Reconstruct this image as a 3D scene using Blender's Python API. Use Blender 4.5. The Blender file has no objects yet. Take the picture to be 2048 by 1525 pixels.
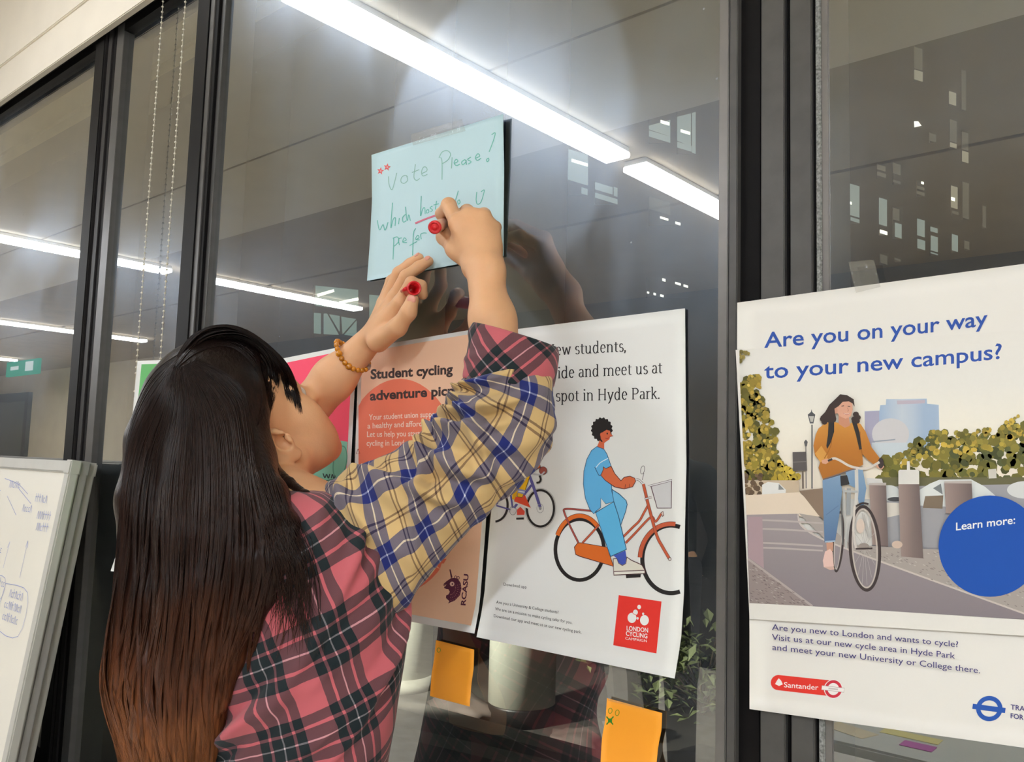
import bpy, bmesh, math, random
import numpy as np
from mathutils import Vector, Matrix
from mathutils.bvhtree import BVHTree
SC = bpy.context.scene
COL = SC.collection
random.seed(7); RNG = np.random.default_rng(7)

# ------------------------------------------------------------------ camera
# world: the glass is the plane y = 0, x runs right along it, z is up, the room is y < 0
FPX = 1700.0
CAM = np.array([0.0, -0.86, 1.42])
YAW, PITCH, ROLL = 0.7145586, 0.09672463, 0.02968456
def _axes():
    cy, sy, cp, sp, cr, sr = math.cos(YAW), math.sin(YAW), math.cos(PITCH), math.sin(PITCH), math.cos(ROLL), math.sin(ROLL)
    f = np.array([-sy*cp, cy*cp, sp]); r0 = np.array([cy, sy, 0.0]); u0 = np.cross(r0, f)
    return cr*r0 + sr*u0, -sr*r0 + cr*u0, f
RIGHT, UP, FWD = _axes()
cam_data = bpy.data.cameras.new('camera'); cam = bpy.data.objects.new('camera', cam_data); COL.objects.link(cam)
cam_data.sensor_fit = 'HORIZONTAL'; cam_data.sensor_width = 36.0; cam_data.lens = FPX/2048*36.0
cam_data.clip_start = 0.02; cam_data.clip_end = 300
_m = Matrix([list(RIGHT), list(UP), list(-FWD)]).transposed().to_4x4(); _m.translation = Vector(CAM)
cam.matrix_world = _m
SC.camera = cam

# ------------------------------------------------------------------ world (night outside), exposure, lamp strength
SC.view_settings.view_transform = 'Standard'; SC.view_settings.look = 'None'
SC.view_settings.gamma = 1.0; SC.view_settings.use_curve_mapping = False
SC.view_settings.exposure = 0.0
LAMP = 46.0            # emission of the ceiling strip diffusers
LAMP_DIM, LAMP_FILL = 26.0, 76.0   # the row over the woman is dimmed, the unseen rows added in front of the posters run brighter
W = bpy.data.worlds.new('night_sky'); SC.world = W; W.use_nodes = True
W.node_tree.nodes['Background'].inputs[0].default_value = (0.030, 0.030, 0.036, 1)
W.node_tree.nodes['Background'].inputs[1].default_value = 0.35
SC.cycles.use_denoising = True
SC.cycles.max_bounces = 8; SC.cycles.transparent_max_bounces = 16; SC.cycles.glossy_bounces = 4
SC.cycles.sample_clamp_indirect = 6.0
SC.cycles.caustics_reflective = False; SC.cycles.caustics_refractive = False

# ------------------------------------------------------------------ helpers
def at(px, py, y=0.0):
    """point where the sight line through a photo pixel meets the plane at distance y from the glass"""
    d = RIGHT*(px-1024)/FPX - UP*(py-762.5)/FPX + FWD
    return CAM + d*((y-CAM[1])/d[1])
def atz(px, py, z):
    d = RIGHT*(px-1024)/FPX - UP*(py-762.5)/FPX + FWD
    return CAM + d*((z-CAM[2])/d[2])
def proj(p):
    v = np.asarray(p, float)-CAM; w = v@FWD
    return 1024+FPX*(v@RIGHT)/w, 762.5-FPX*(v@UP)/w, w
def zat(x, y, py):
    """height of the upright line through (x, y) that shows at image row py"""
    a, b = 0.0, 4.0
    for _ in range(40):
        m = (a+b)/2
        if proj((x, y, m))[1] > py: a = m
        else: b = m
    return m
def lin(c):
    c = np.asarray(c, float)/255.0
    return tuple(np.where(c <= 0.04045, c/12.92, ((c+0.055)/1.055)**2.4))
def nd(nt, t, **kw):
    n = nt.nodes.new(t)
    for k, v in kw.items():
        if hasattr(n, k): setattr(n, k, v)
        else: n.inputs[k].default_value = v
    return n
def mathn(nt, op, a, b=None, c=None, clamp=False):
    n = nt.nodes.new('ShaderNodeMath'); n.operation = op; n.use_clamp = clamp
    for i, v in enumerate((a, b, c)):
        if v is None: continue
        if isinstance(v, (int, float)): n.inputs[i].default_value = v
        else: nt.links.new(v, n.inputs[i])
    return n.outputs[0]
MATS = {}
def mat(name, rgb, rough=0.6, metal=0.0, vary=0.06, scale=30.0, bump=0.0, bscale=200.0, spec=0.5, trans=0.0, sss=0.0, coat=0.0, stretch=(1, 1, 1)):
    """plain procedural material: srgb colour varied a little by noise, optional fine bump"""
    if name in MATS: return MATS[name]
    m = bpy.data.materials.new(name); m.use_nodes = True; nt = m.node_tree
    b = nt.nodes['Principled BSDF']
    c = lin(rgb)
    tc = nt.nodes.new('ShaderNodeTexCoord'); mp = nt.nodes.new('ShaderNodeMapping'); mp.inputs['Scale'].default_value = stretch
    nt.links.new(tc.outputs['Object'], mp.inputs[0])
    nz = nd(nt, 'ShaderNodeTexNoise'); nz.inputs['Scale'].default_value = scale; nz.inputs['Detail'].default_value = 4
    nt.links.new(mp.outputs[0], nz.inputs['Vector'])
    rp = nt.nodes.new('ShaderNodeValToRGB')
    rp.color_ramp.elements[0].position = .3; rp.color_ramp.elements[1].position = .7
    rp.color_ramp.elements[0].color = (*[max(0, k*(1-vary)) for k in c], 1)
    rp.color_ramp.elements[1].color = (*[min(1, k*(1+vary)) for k in c], 1)
    nt.links.new(nz.outputs[0], rp.inputs[0]); nt.links.new(rp.outputs[0], b.inputs['Base Color'])
    b.inputs['Roughness'].default_value = rough; b.inputs['Metallic'].default_value = metal
    b.inputs['Specular IOR Level'].default_value = spec
    b.inputs['Transmission Weight'].default_value = trans
    b.inputs['Coat Weight'].default_value = coat
    if sss:
        b.inputs['Subsurface Weight'].default_value = sss
        b.inputs['Subsurface Radius'].default_value = (0.012, 0.005, 0.003); b.inputs['Subsurface Scale'].default_value = 1.0
    if bump:
        n2 = nd(nt, 'ShaderNodeTexNoise'); n2.inputs['Scale'].default_value = bscale; n2.inputs['Detail'].default_value = 3
        nt.links.new(mp.outputs[0], n2.inputs['Vector'])
        bp = nt.nodes.new('ShaderNodeBump'); bp.inputs['Strength'].default_value = bump; bp.inputs['Distance'].default_value = 0.002
        nt.links.new(n2.outputs[0], bp.inputs['Height']); nt.links.new(bp.outputs[0], b.inputs['Normal'])
    MATS[name] = m; return m
def emis(name, rgb, strength):
    if name in MATS: return MATS[name]
    m = bpy.data.materials.new(name); m.use_nodes = True; nt = m.node_tree; nt.nodes.clear()
    e = nt.nodes.new('ShaderNodeEmission'); e.inputs[0].default_value = (*lin(rgb), 1); e.inputs[1].default_value = strength
    o = nt.nodes.new('ShaderNodeOutputMaterial'); nt.links.new(e.outputs[0], o.inputs[0])
    MATS[name] = m; return m

def link(name, me, mats=(), parent=None, smooth=False):
    o = bpy.data.objects.new(name, me); COL.objects.link(o)
    for m in (mats if isinstance(mats, (list, tuple)) else [mats]): me.materials.append(m)
    if smooth: me.polygons.foreach_set('use_smooth', [True]*len(me.polygons))
    if parent is not None:
        o.parent = parent; o.matrix_parent_inverse = parent.matrix_world.inverted()
    return o
def mesh(name, verts, faces, mats=(), parent=None, smooth=False):
    me = bpy.data.meshes.new(name); me.from_pydata([tuple(map(float, v)) for v in verts], [], [tuple(map(int, f)) for f in faces]); me.update()
    return link(name, me, mats, parent, smooth)
def frombm(name, bm, mats=(), parent=None, smooth=False):
    bmesh.ops.recalc_face_normals(bm, faces=bm.faces)
    me = bpy.data.meshes.new(name); bm.to_mesh(me); bm.free(); return link(name, me, mats, parent, smooth)
def tag(o, label=None, cat=None, group=None, kind=None):
    if label: o['label'] = label
    if cat: o['category'] = cat
    if group: o['group'] = group
    if kind: o['kind'] = kind
    return o
def empty(name, loc, label=None, cat=None, group=None, kind=None):
    o = bpy.data.objects.new(name, None); COL.objects.link(o); o.location = Vector([float(v) for v in loc]); o.empty_display_size = .05
    o.matrix_world = Matrix.Translation(o.location)
    return tag(o, label, cat, group, kind)
def bbox(bm, x0, x1, y0, y1, z0, z1, bev=0.0):
    r = bmesh.ops.create_cube(bm, size=1.0)
    vs = r['verts']
    for v in vs: v.co = Vector((x0+(v.co.x+.5)*(x1-x0), y0+(v.co.y+.5)*(y1-y0), z0+(v.co.z+.5)*(z1-z0)))
    if bev:
        es = list({e for v in vs for e in v.link_edges}); bmesh.ops.bevel(bm, geom=es, offset=bev, segments=2, affect='EDGES')
    return vs
def box(name, x0, x1, y0, y1, z0, z1, m, parent=None, bev=0.0):
    bm = bmesh.new(); bbox(bm, x0, x1, y0, y1, z0, z1, bev); return frombm(name, bm, m, parent)
def frame_from(d):
    d = Vector([float(k) for k in d]).normalized(); a = Vector((0, 0, 1)) if abs(d.z) < .9 else Vector((1, 0, 0))
    s = d.cross(a).normalized(); return s, s.cross(d).normalized(), d
def lathe(bm, base, axis, prof, n=24):
    """revolve (radius, height) pairs about an axis through base"""
    s, t, d = frame_from(axis); base = Vector([float(k) for k in base]); rings = []
    for r, h in prof:
        rings.append([bm.verts.new(base+d*h+(s*math.cos(2*math.pi*i/n)+t*math.sin(2*math.pi*i/n))*r) for i in range(n)])
    for a, b in zip(rings, rings[1:]):
        for i in range(n): bm.faces.new((a[i], a[(i+1) % n], b[(i+1) % n], b[i]))
    bm.faces.new(rings[0][::-1]); bm.faces.new(rings[-1])
def tube(bm, pts, r, n=8):
    pts = [Vector([float(k) for k in p]) for p in pts]; rings = []
    for i, p in enumerate(pts):
        d = pts[min(i+1, len(pts)-1)]-pts[max(i-1, 0)]; s, t, _ = frame_from(d)
        rr = r[i] if isinstance(r, (list, tuple)) else r
        rings.append([bm.verts.new(p+(s*math.cos(2*math.pi*k/n)+t*math.sin(2*math.pi*k/n))*rr) for k in range(n)])
    for a, b in zip(rings, rings[1:]):
        for k in range(n): bm.faces.new((a[k], a[(k+1) % n], b[(k+1) % n], b[k]))
    bm.faces.new(rings[0][::-1]); bm.faces.new(rings[-1])
def cr(pts, n):
    """Catmull-Rom through rows of numbers, n samples per span"""
    P = np.asarray(pts, float); out = []
    for i in range(len(P)-1):
        p0, p1, p2, p3 = P[max(i-1, 0)], P[i], P[i+1], P[min(i+2, len(P)-1)]
        for t in np.arange(n)/n:
            out.append(.5*((2*p1)+(-p0+p2)*t+(2*p0-5*p1+4*p2-p3)*t*t+(-p0+3*p1-3*p2+p3)*t**3))
    out.append(P[-1]); return np.array(out)
# ------------------------------------------------------------------ the setting
m_ceil = mat('ceiling_plaster', (240, 229, 206), .8, vary=.03, scale=6)
m_raft = mat('ceiling_dark_raft', (178, 162, 136), .85, vary=.05, scale=5)
m_wall = mat('wall_paint', (232, 222, 202), .8, vary=.04, scale=4)
m_wall2 = mat('wall_paint_grey', (120, 114, 104), .8, vary=.05, scale=4)
m_floor = mat('floor_vinyl', (226, 219, 206), .5, vary=.12, scale=12)
m_black = mat('black_anodised_metal', (15, 13, 14), .5, .0, vary=.15, scale=60, spec=.14)
m_soot = mat('black_track_metal', (42, 40, 41), .45, .0, vary=.1, scale=60, spec=.25)
m_grey = mat('grey_anodised_metal', (128, 124, 122), .34, .55, vary=.06, scale=40)
m_gdark = mat('dark_grey_metal', (84, 82, 81), .38, .3, vary=.1, scale=40)
m_gask = mat('grey_brush_seal', (132, 132, 130), .9, vary=.5, scale=420)
m_trim = mat('white_trim', (238, 228, 212), .55, vary=.03, scale=8)
XL, XR, YB, ZC = -20.5, 3.4, -5.2, 2.851
def struct(name, bm, m, parent=None): return tag(frombm(name, bm, m, parent), kind='structure')
bm = bmesh.new(); bbox(bm, XL-.2, XR+.2, YB-.2, .3, -.12, 0); struct('floor', bm, m_floor)
# ceiling: pale boards near the glass with thin joints, darker raft behind
bm = bmesh.new()
bbox(bm, XL-.2, XR+.2, -1.316, .1, ZC, ZC+.1); bbox(bm, XL-.2, XR+.2, -2.05, -1.331, ZC, ZC+.1); bbox(bm, XL-.2, XR+.2, -1.331, -1.316, ZC+.02, ZC+.1)
struct('ceiling', bm, m_ceil)
bm = bmesh.new()
bbox(bm, XL-.2, XR+.2, -3.09, -2.05, ZC-.0, ZC+.1); bbox(bm, XL-.2, XR+.2, -3.13, -3.09, ZC+.02, ZC+.1); bbox(bm, XL-.2, XR+.2, YB-.2, -3.13, ZC-.0, ZC+.1)
struct('trim_1', bm, m_raft)
bm = bmesh.new(); bbox(bm, XL-.2, XL, YB-.2, .1, 0, ZC+.1); struct('wall_left', bm, m_wall)
bm = bmesh.new(); bbox(bm, XR, XR+.2, YB-.2, .1, 0, ZC+.1); struct('wall_right', bm, m_wall)
bm = bmesh.new(); bbox(bm, -11.5, XR, YB-.2, YB, 0, ZC+.1); struct('wall_back', bm, m_wall2)
bm = bmesh.new(); bbox(bm, XL, -11.5, YB-.2, YB, 0, ZC+.1); struct('wall_back_left', bm, m_wall)
# soffit over the window: white with a groove
bm = bmesh.new()
bbox(bm, -9, XR, -.045, -.028, 2.430, 2.517, .002); bbox(bm, -9, XR, -.039, -.028, 2.517, 2.545); bbox(bm, -9, XR, -.045, -.028, 2.545, ZC+.02, .002)
struct('trim_2', bm, m_trim)
# sill and low wall under the glass
bm = bmesh.new(); bbox(bm, -9, XR, -.02, .25, 0, .640); bbox(bm, -9, XR, .02, .25, .640, .660); struct('wall_front', bm, m_wall2)
bm = bmesh.new(); bbox(bm, -9, XR, -.09, -.02, .618, .642, .004); struct('trim_3', bm, mat('sill_grey', (150, 150, 146), .5))
# head and bottom rails
bm = bmesh.new(); bbox(bm, -9, XR, -.030, .06, 2.447, 2.56); bbox(bm, -9, XR, -.012, .05, 2.425, 2.447); struct('trim_4', bm, m_black)
bm = bmesh.new(); bbox(bm, -9, XR, -.024, .06, .642, .690); bbox(bm, -9, XR, -.010, .05, .690, .712); struct('trim_5', bm, m_black)

# posts: each is a stepped profile of boxes (x0, x1, y0, material)
def post(name, parts):
    e = empty(name, (parts[0][1], 0, .65), kind='structure')
    for n, x0, x1, y0, m in parts:
        y0 *= .45; k = 1+y0/.86
        o = box(n, x0*k, x1*k, y0, .06, .655, 2.447, m, e, .001); o['kind'] = 'structure'
    return e
post('trim_6', [('frame_stile', -2.185, -2.136, -.046, m_black), ('track', -2.136, -2.130, -.042, m_soot), ('channel', -2.130, -2.112, -.030, m_black),
                ('track', -2.112, -2.090, -.034, m_soot), ('channel', -2.090, -2.064, -.026, m_black), ('glazing_bead', -2.064, -2.026, -.028, m_gdark), ('gasket', -2.026, -2.016, -.012, m_black)])
post('trim_7', [('frame_stile', -1.672, -1.622, -.046, m_black), ('glazing_bead', -1.622, -1.600, -.040, m_gdark),
                ('channel', -1.600, -1.582, -.034, m_black), ('glazing_bead', -1.582, -1.556, -.020, m_gdark)])
post('trim_8', [('glazing_bead', -.444, -.432, -.018, m_grey), ('glazing_bead', -.431, -.421, -.024, m_gdark), ('channel', -.421, -.393, -.004, m_black), ('frame_stile', -.393, -.3665, -.016, m_gdark),
                ('channel', -.3665, -.360, .0, m_black), ('frame_stile', -.360, -.3365, -.016, m_gdark), ('channel', -.3365, -.332, -.004, m_black), ('brush_seal', -.332, -.3265, -.009, m_gask), ('glazing_bead', -.3265, -.318, -.004, m_grey)])
post('trim_9', [('frame_stile', .95, 1.06, -.03, m_gdark)])

# glass: double glazed pane, fresnel of four surfaces, hazy where it is smeared
def glass_mat():
    m = bpy.data.materials.new('window_glass'); m.use_nodes = True; nt = m.node_tree; nt.nodes.clear(); L = nt.links.new
    geo = nt.nodes.new('ShaderNodeNewGeometry')
    dp = nt.nodes.new('ShaderNodeVectorMath'); dp.operation = 'DOT_PRODUCT'; L(geo.outputs['Normal'], dp.inputs[0]); L(geo.outputs['Incoming'], dp.inputs[1])
    c = mathn(nt, 'ABSOLUTE', dp.outputs['Value'])
    f = mathn(nt, 'MULTIPLY_ADD', mathn(nt, 'POWER', mathn(nt, 'SUBTRACT', 1.0, c), 5.0), .90, .10)
    R = mathn(nt, 'DIVIDE', mathn(nt, 'MULTIPLY', f, 4.0), mathn(nt, 'MULTIPLY_ADD', f, 3.0, 1.0))
    tr = nt.nodes.new('ShaderNodeBsdfTransparent'); tr.inputs[0].default_value = (.90, .93, .90, 1)
    gl = nt.nodes.new('ShaderNodeBsdfGlossy'); gl.inputs['Roughness'].default_value = 0.0; gl.inputs['Color'].default_value = (1, .985, .95, 1)
    mx = nt.nodes.new('ShaderNodeMixShader'); L(R, mx.inputs[0]); L(tr.outputs[0], mx.inputs[1]); L(gl.outputs[0], mx.inputs[2])
    # smears: big soft patches, a wiped arc, vertical runs
    tc = nt.nodes.new('ShaderNodeTexCoord')
    def noise(scale, sx, sz, det=4, rough=.55):
        mp = nt.nodes.new('ShaderNodeMapping'); mp.inputs['Scale'].default_value = (sx, 1, sz); L(tc.outputs['Object'], mp.inputs[0])
        n = nt.nodes.new('ShaderNodeTexNoise'); n.inputs['Scale'].default_value = scale; n.inputs['Detail'].default_value = det; n.inputs['Roughness'].default_value = rough
        L(mp.outputs[0], n.inputs['Vector']); return n.outputs[0]
    def ramp(v, a, b):
        n = nt.nodes.new('ShaderNodeMapRange'); n.interpolation_type = 'SMOOTHSTEP'; n.inputs[1].default_value = a; n.inputs[2].default_value = b; L(v, n.inputs[0]); return n.outputs[0]
    big = ramp(noise(2.6, 1, 1), .36, .68); runs = ramp(noise(9, 2.4, .25), .42, .75); fine = noise(70, 1, .5)
    cpt = at(985, 270)
    ds = nt.nodes.new('ShaderNodeVectorMath'); ds.operation = 'DISTANCE'; L(tc.outputs['Object'], ds.inputs[0]); ds.inputs[1].default_value = (float(cpt[0]), 0, float(cpt[2]))
    arc = mathn(nt, 'SUBTRACT', 1.0, ramp(mathn(nt, 'ADD', ds.outputs['Value'], mathn(nt, 'MULTIPLY', noise(11, 1, 1), .03)), .235, .262))
    s = mathn(nt, 'MULTIPLY_ADD', big, .085, .045)
    s = mathn(nt, 'MULTIPLY_ADD', arc, .085, s)
    s = mathn(nt, 'MULTIPLY_ADD', mathn(nt, 'MULTIPLY', runs, big), .045, s)
    s = mathn(nt, 'MULTIPLY', s, mathn(nt, 'MULTIPLY_ADD', fine, .5, .75))
    hz = nt.nodes.new('ShaderNodeBsdfGlossy'); hz.inputs['Roughness'].default_value = .33; hz.inputs['Color'].default_value = (.65, .79, .98, 1)
    m2 = nt.nodes.new('ShaderNodeMixShader'); L(s, m2.inputs[0]); L(mx.outputs[0], m2.inputs[1]); L(hz.outputs[0], m2.inputs[2])
    # dried specks
    vo = nt.nodes.new('ShaderNodeTexVoronoi'); vo.inputs['Scale'].default_value = 26; L(tc.outputs['Object'], vo.inputs['Vector'])
    sp = nt.nodes.new('ShaderNodeMath'); sp.operation = 'LESS_THAN'; L(vo.outputs['Distance'], sp.inputs[0]); sp.inputs[1].default_value = .035
    keep = mathn(nt, 'GREATER_THAN', noise(5, 1, 1), .585)
    df = nt.nodes.new('ShaderNodeBsdfDiffuse'); df.inputs[0].default_value = (.8, .8, .78, 1)
    m3 = nt.nodes.new('ShaderNodeMixShader'); L(mathn(nt, 'MULTIPLY', mathn(nt, 'MULTIPLY', sp.outputs[0], keep), .35), m3.inputs[0]); L(m2.outputs[0], m3.inputs[1]); L(df.outputs[0], m3.inputs[2])
    o = nt.nodes.new('ShaderNodeOutputMaterial'); L(m3.outputs[0], o.inputs[0]); return m
def clear_mat():
    m = bpy.data.materials.new('glass_rear_face'); m.use_nodes = True; nt = m.node_tree; nt.nodes.clear()
    tr = nt.nodes.new('ShaderNodeBsdfTransparent'); tr.inputs[0].default_value = (.97, .99, .97, 1)
    o = nt.nodes.new('ShaderNodeOutputMaterial'); nt.links.new(tr.outputs[0], o.inputs[0]); return m
m_glass, m_clear = glass_mat(), clear_mat()
def pane(name, x0, x1):
    e = tag(empty(name, (x0, 0, .7)), kind='structure')
    v = [(x0, 0, .70), (x1, 0, .70), (x1, 0, 2.45), (x0, 0, 2.45), (x0, .008, .70), (x1, .008, .70), (x1, .008, 2.45), (x0, .008, 2.45)]
    o = mesh('glass', v, [(0, 1, 2, 3), (5, 4, 7, 6), (0, 4, 5, 1), (3, 2, 6, 7), (0, 3, 7, 4), (1, 5, 6, 2)], [m_glass, m_clear], e)
    for i, p in enumerate(o.data.polygons): p.material_index = 0 if i == 0 else 1
    o['kind'] = 'structure'; return e
pane('window_1', -9, -2.16); pane('window_2', -2.03, -1.66); pane('window_3', -1.57, -.435); pane('window_4', -.325, .97)
for i in range(3):
    x = -3.9-1.9*i
    post('trim_%d' % (10+i), [('frame_stile', x-.08, x, -.046, m_black), ('glazing_bead', x, x+.04, -.03, m_grey)])
post('trim_13', [('frame_stile', -9.1, -8.95, -.046, m_black)])
bm = bmesh.new(); bbox(bm, XL-.2, -9, -.02, .2, 0, ZC+.1); bbox(bm, 1.05, XR, -.02, .2, .64, 2.56); struct('wall_window', bm, m_wall)

# ------------------------------------------------------------------ ceiling strip lights in rows square to the glass
m_diff = emis('light_diffuser', (243, 248, 255), LAMP)
m_dim = emis('light_diffuser_dimmed', (243, 248, 255), LAMP_DIM); m_front = emis('light_diffuser_fill', (236, 246, 255), LAMP_FILL)
m_case = mat('light_casing', (232, 230, 224), .5)
def strip(x, y0, y1, label):
    e = empty('ceiling_light', (x, (y0+y1)/2, ZC), label, 'ceiling light', 'strip lights on the ceiling')
    bm = bmesh.new(); bbox(bm, x-.060, x+.060, y0, y1, 2.8262, 2.850, .003); frombm('casing', bm, m_case, e)
    bm = bmesh.new(); bbox(bm, x-.066, x+.066, y0, y1, 2.800, 2.826, .004); frombm('diffuser', bm, m_dim if -3 < x < 0 else m_front if x > 0 else m_diff, e)
rows = [(-2.11, 'in the row nearest the woman'), (-6.25, 'in the second row along the glass'), (-10.45, 'in the third row along the glass'), (.62, 'in the unseen row added to light the posters'), (-14.75, 'in the last row over the exit sign'), (2.5, 'in the unseen fill row added near the right wall')]
for x, d in rows:
    if x > .5:  # rows added out of view as fill light on the posters
        strip(x, -3.60, -1.86, 'long white strip light %s, first from the glass' % d); strip(x, -5.1, -3.74, 'long white strip light %s, second from the glass' % d); continue
    strip(x, -2.26, -.52, 'long white strip light %s, first from the glass' % d)
    strip(x, -4.12, -2.40, 'long white strip light %s, second from the glass' % d)

# room things that show only as reflections
e = tag(empty('door_1', (-18.4, YB, 0)), kind='structure')
m_door = mat('door_grey', (122, 124, 122), .5); m_dfr = mat('door_frame_grey', (96, 98, 98), .5)
DX, DZ = at(66, 785, -YB)[0], at(66, 785, -YB)[2]
for n, a in (('door_leaf', (DX-1.6, DX-.16, YB, YB+.045, 0, DZ-.16, m_door)), ('frame_jamb', (DX-.16, DX, YB, YB+.07, 0, DZ, m_dfr)), ('frame_jamb', (DX-1.76, DX-1.6, YB, YB+.07, 0, DZ, m_dfr)), ('frame_head', (DX-1.6, DX-.16, YB, YB+.07, DZ-.16, DZ, m_dfr))):
    o = box(n, *a[:6], a[6], e); o['kind'] = 'structure'
a, b = at(14, 724, 4.3), at(75, 747, 4.3); YS = -4.3
e = empty('exit_sign', (a[0], YS, b[2]), 'small green and white exit sign hanging from the ceiling near the grey door', 'exit sign')
box('sign_panel', a[0], b[0], YS-.045, YS, b[2], a[2], emis('exit_green', (70, 190, 150), .8), e)
m_ew = emis('exit_white', (240, 255, 250), 1.0); w_ = b[0]-a[0]; zm = (a[2]+b[2])/2
box('pictogram', a[0]+w_*.62, a[0]+w_*.85, YS, YS+.006, zm-.07, zm+.08, m_ew, e); box('arrow', a[0]+w_*.15, a[0]+w_*.40, YS, YS+.006, zm-.03, zm+.03, m_ew, e)
box('hanger', a[0]+w_*.48, a[0]+w_*.52, YS-.03, YS-.01, a[2], ZC, m_case, e)

e = empty('added_cabinet', (-3.6, YB+.22, 0), 'made-up dark low cabinet along the back wall, added to darken the reflection', 'cabinet')  # added so the lower back wall reflects darker
m_cab = mat('dark_cabinet', (46, 42, 40), .6)
box('carcass', -6.6, -.8, YB+.01, YB+.42, .08, 1.30, m_cab, e, .004); box('plinth', -6.5, -.9, YB+.03, YB+.38, 0, .08, m_black, e)
for i in range(6):
    d = box('door', -6.58+.965*i, -5.63+.965*i, YB+.421, YB+.440, .10, 1.28, m_cab, e, .002); box('handle', -5.72+.965*i, -5.70+.965*i, YB+.4405, YB+.465, .62, .78, m_grey, d)

bm = bmesh.new(); bbox(bm, -9, -1.62, .062, .105, 2.440, 2.556); bbox(bm, -9, -1.62, .105, .150, 2.462, 2.556); bbox(bm, -9, -1.62, .150, .185, 2.448, 2.556); struct('trim_14', bm, mat('outer_reveal', (206, 192, 160), .7, vary=.04))
# ------------------------------------------------------------------ paper and print
def print_mat():
    m = bpy.data.materials.new('printed_ink'); m.use_nodes = True; nt = m.node_tree; b = nt.nodes['Principled BSDF']
    a = nt.nodes.new('ShaderNodeAttribute'); a.attribute_name = 'ink'; a.attribute_type = 'GEOMETRY'
    tc = nt.nodes.new('ShaderNodeTexCoord'); nz = nd(nt, 'ShaderNodeTexNoise'); nz.inputs['Scale'].default_value = 260; nt.links.new(tc.outputs['Object'], nz.inputs['Vector'])
    mx = nt.nodes.new('ShaderNodeMix'); mx.data_type = 'RGBA'; mx.blend_type = 'MULTIPLY'; mx.inputs[0].default_value = .03
    nt.links.new(a.outputs['Color'], mx.inputs[6]); nt.links.new(nz.outputs[0], mx.inputs[7]); nt.links.new(mx.outputs[2], b.inputs['Base Color'])
    b.inputs['Roughness'].default_value = .5; b.inputs['Specular IOR Level'].default_value = .35
    return m
m_ink = print_mat()
def polyx(poly, t):
    """point at share t along a polyline of pixels, by y"""
    P = np.asarray(poly, float); y = P[0, 1]+(P[-1, 1]-P[0, 1])*t
    return np.array([np.interp(y, P[:, 1], P[:, 0]), y])
class Sheet:
    """a sheet of paper on the glass: left and right edges as the photo shows them, lift(s, t) metres off the glass"""
    def __init__(s, left, right, lift, base=.0035): s.l, s.r, s.lift, s.base = left, right, lift, base
    def px(s, a, t): return polyx(s.l, t)*(1-a)+polyx(s.r, t)*a
    def inv(s, x, y):
        t = .5; a = .5
        for _ in range(6):
            p, q = polyx(s.l, t), polyx(s.r, t); a = (x-p[0])/(q[0]-p[0]); t += (y-(p[1]*(1-a)+q[1]*a))/((s.l[-1][1]-s.l[0][1])*(1-a)+(s.r[-1][1]-s.r[0][1])*a)
        return a, t
    def on(s, x, y, eps):
        a, t = s.inv(x, y)
        if not (.001 < a < .999 and .0006 < t < .9994): x, y = s.px(min(max(a, .001), .999), min(max(t, .0006), .9994)); a, t = s.inv(x, y)
        return at(x, y, -s.base-s.lift(min(max(a, 0), 1), min(max(t, 0), 1))-eps)
    def build(s, name, m, parent=None, n=14, k=26, thick=.0004):
        vs, fs = [], []
        for side in (0, thick):
            for j in range(k+1):
                for i in range(n+1):
                    p = s.px(i/n, j/k); vs.append(at(p[0], p[1], -s.base-s.lift(i/n, j/k))+np.array([0, side, 0]))
        N = (n+1)*(k+1); g = lambda i, j, o: o+j*(n+1)+i
        for j in range(k):
            for i in range(n):
                fs.append((g(i, j, 0), g(i, j+1, 0), g(i+1, j+1, 0), g(i+1, j, 0))); fs.append((g(i, j, N), g(i+1, j, N), g(i+1, j+1, N), g(i, j+1, N)))
        for i in range(n):
            for j in (0, k): fs.append((g(i, j, 0), g(i+1, j, 0), g(i+1, j, N), g(i, j, N)))
        for j in range(k):
            for i in (0, n): fs.append((g(i, j, 0), g(i, j+1, 0), g(i, j+1, N), g(i, j, N)))
        return mesh(name, vs, fs, m, parent, True)
_font_cache = {}
def font_mesh(txt, bold=0.0, space=1.0):
    key = (txt, bold, space)
    if key not in _font_cache:
        cu = bpy.data.curves.new('lettering', 'FONT'); cu.body = txt; cu.offset = bold; cu.space_character = space; cu.resolution_u = 3
        o = bpy.data.objects.new('lettering', cu); me = bpy.data.meshes.new_from_object(o)
        V = np.array([(v.co.x, v.co.y) for v in me.vertices]); F = [tuple(p.vertices) for p in me.polygons]
        bpy.data.objects.remove(o); bpy.data.curves.remove(cu); bpy.data.meshes.remove(me); _font_cache[key] = (V, F)
    return _font_cache[key]
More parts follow.
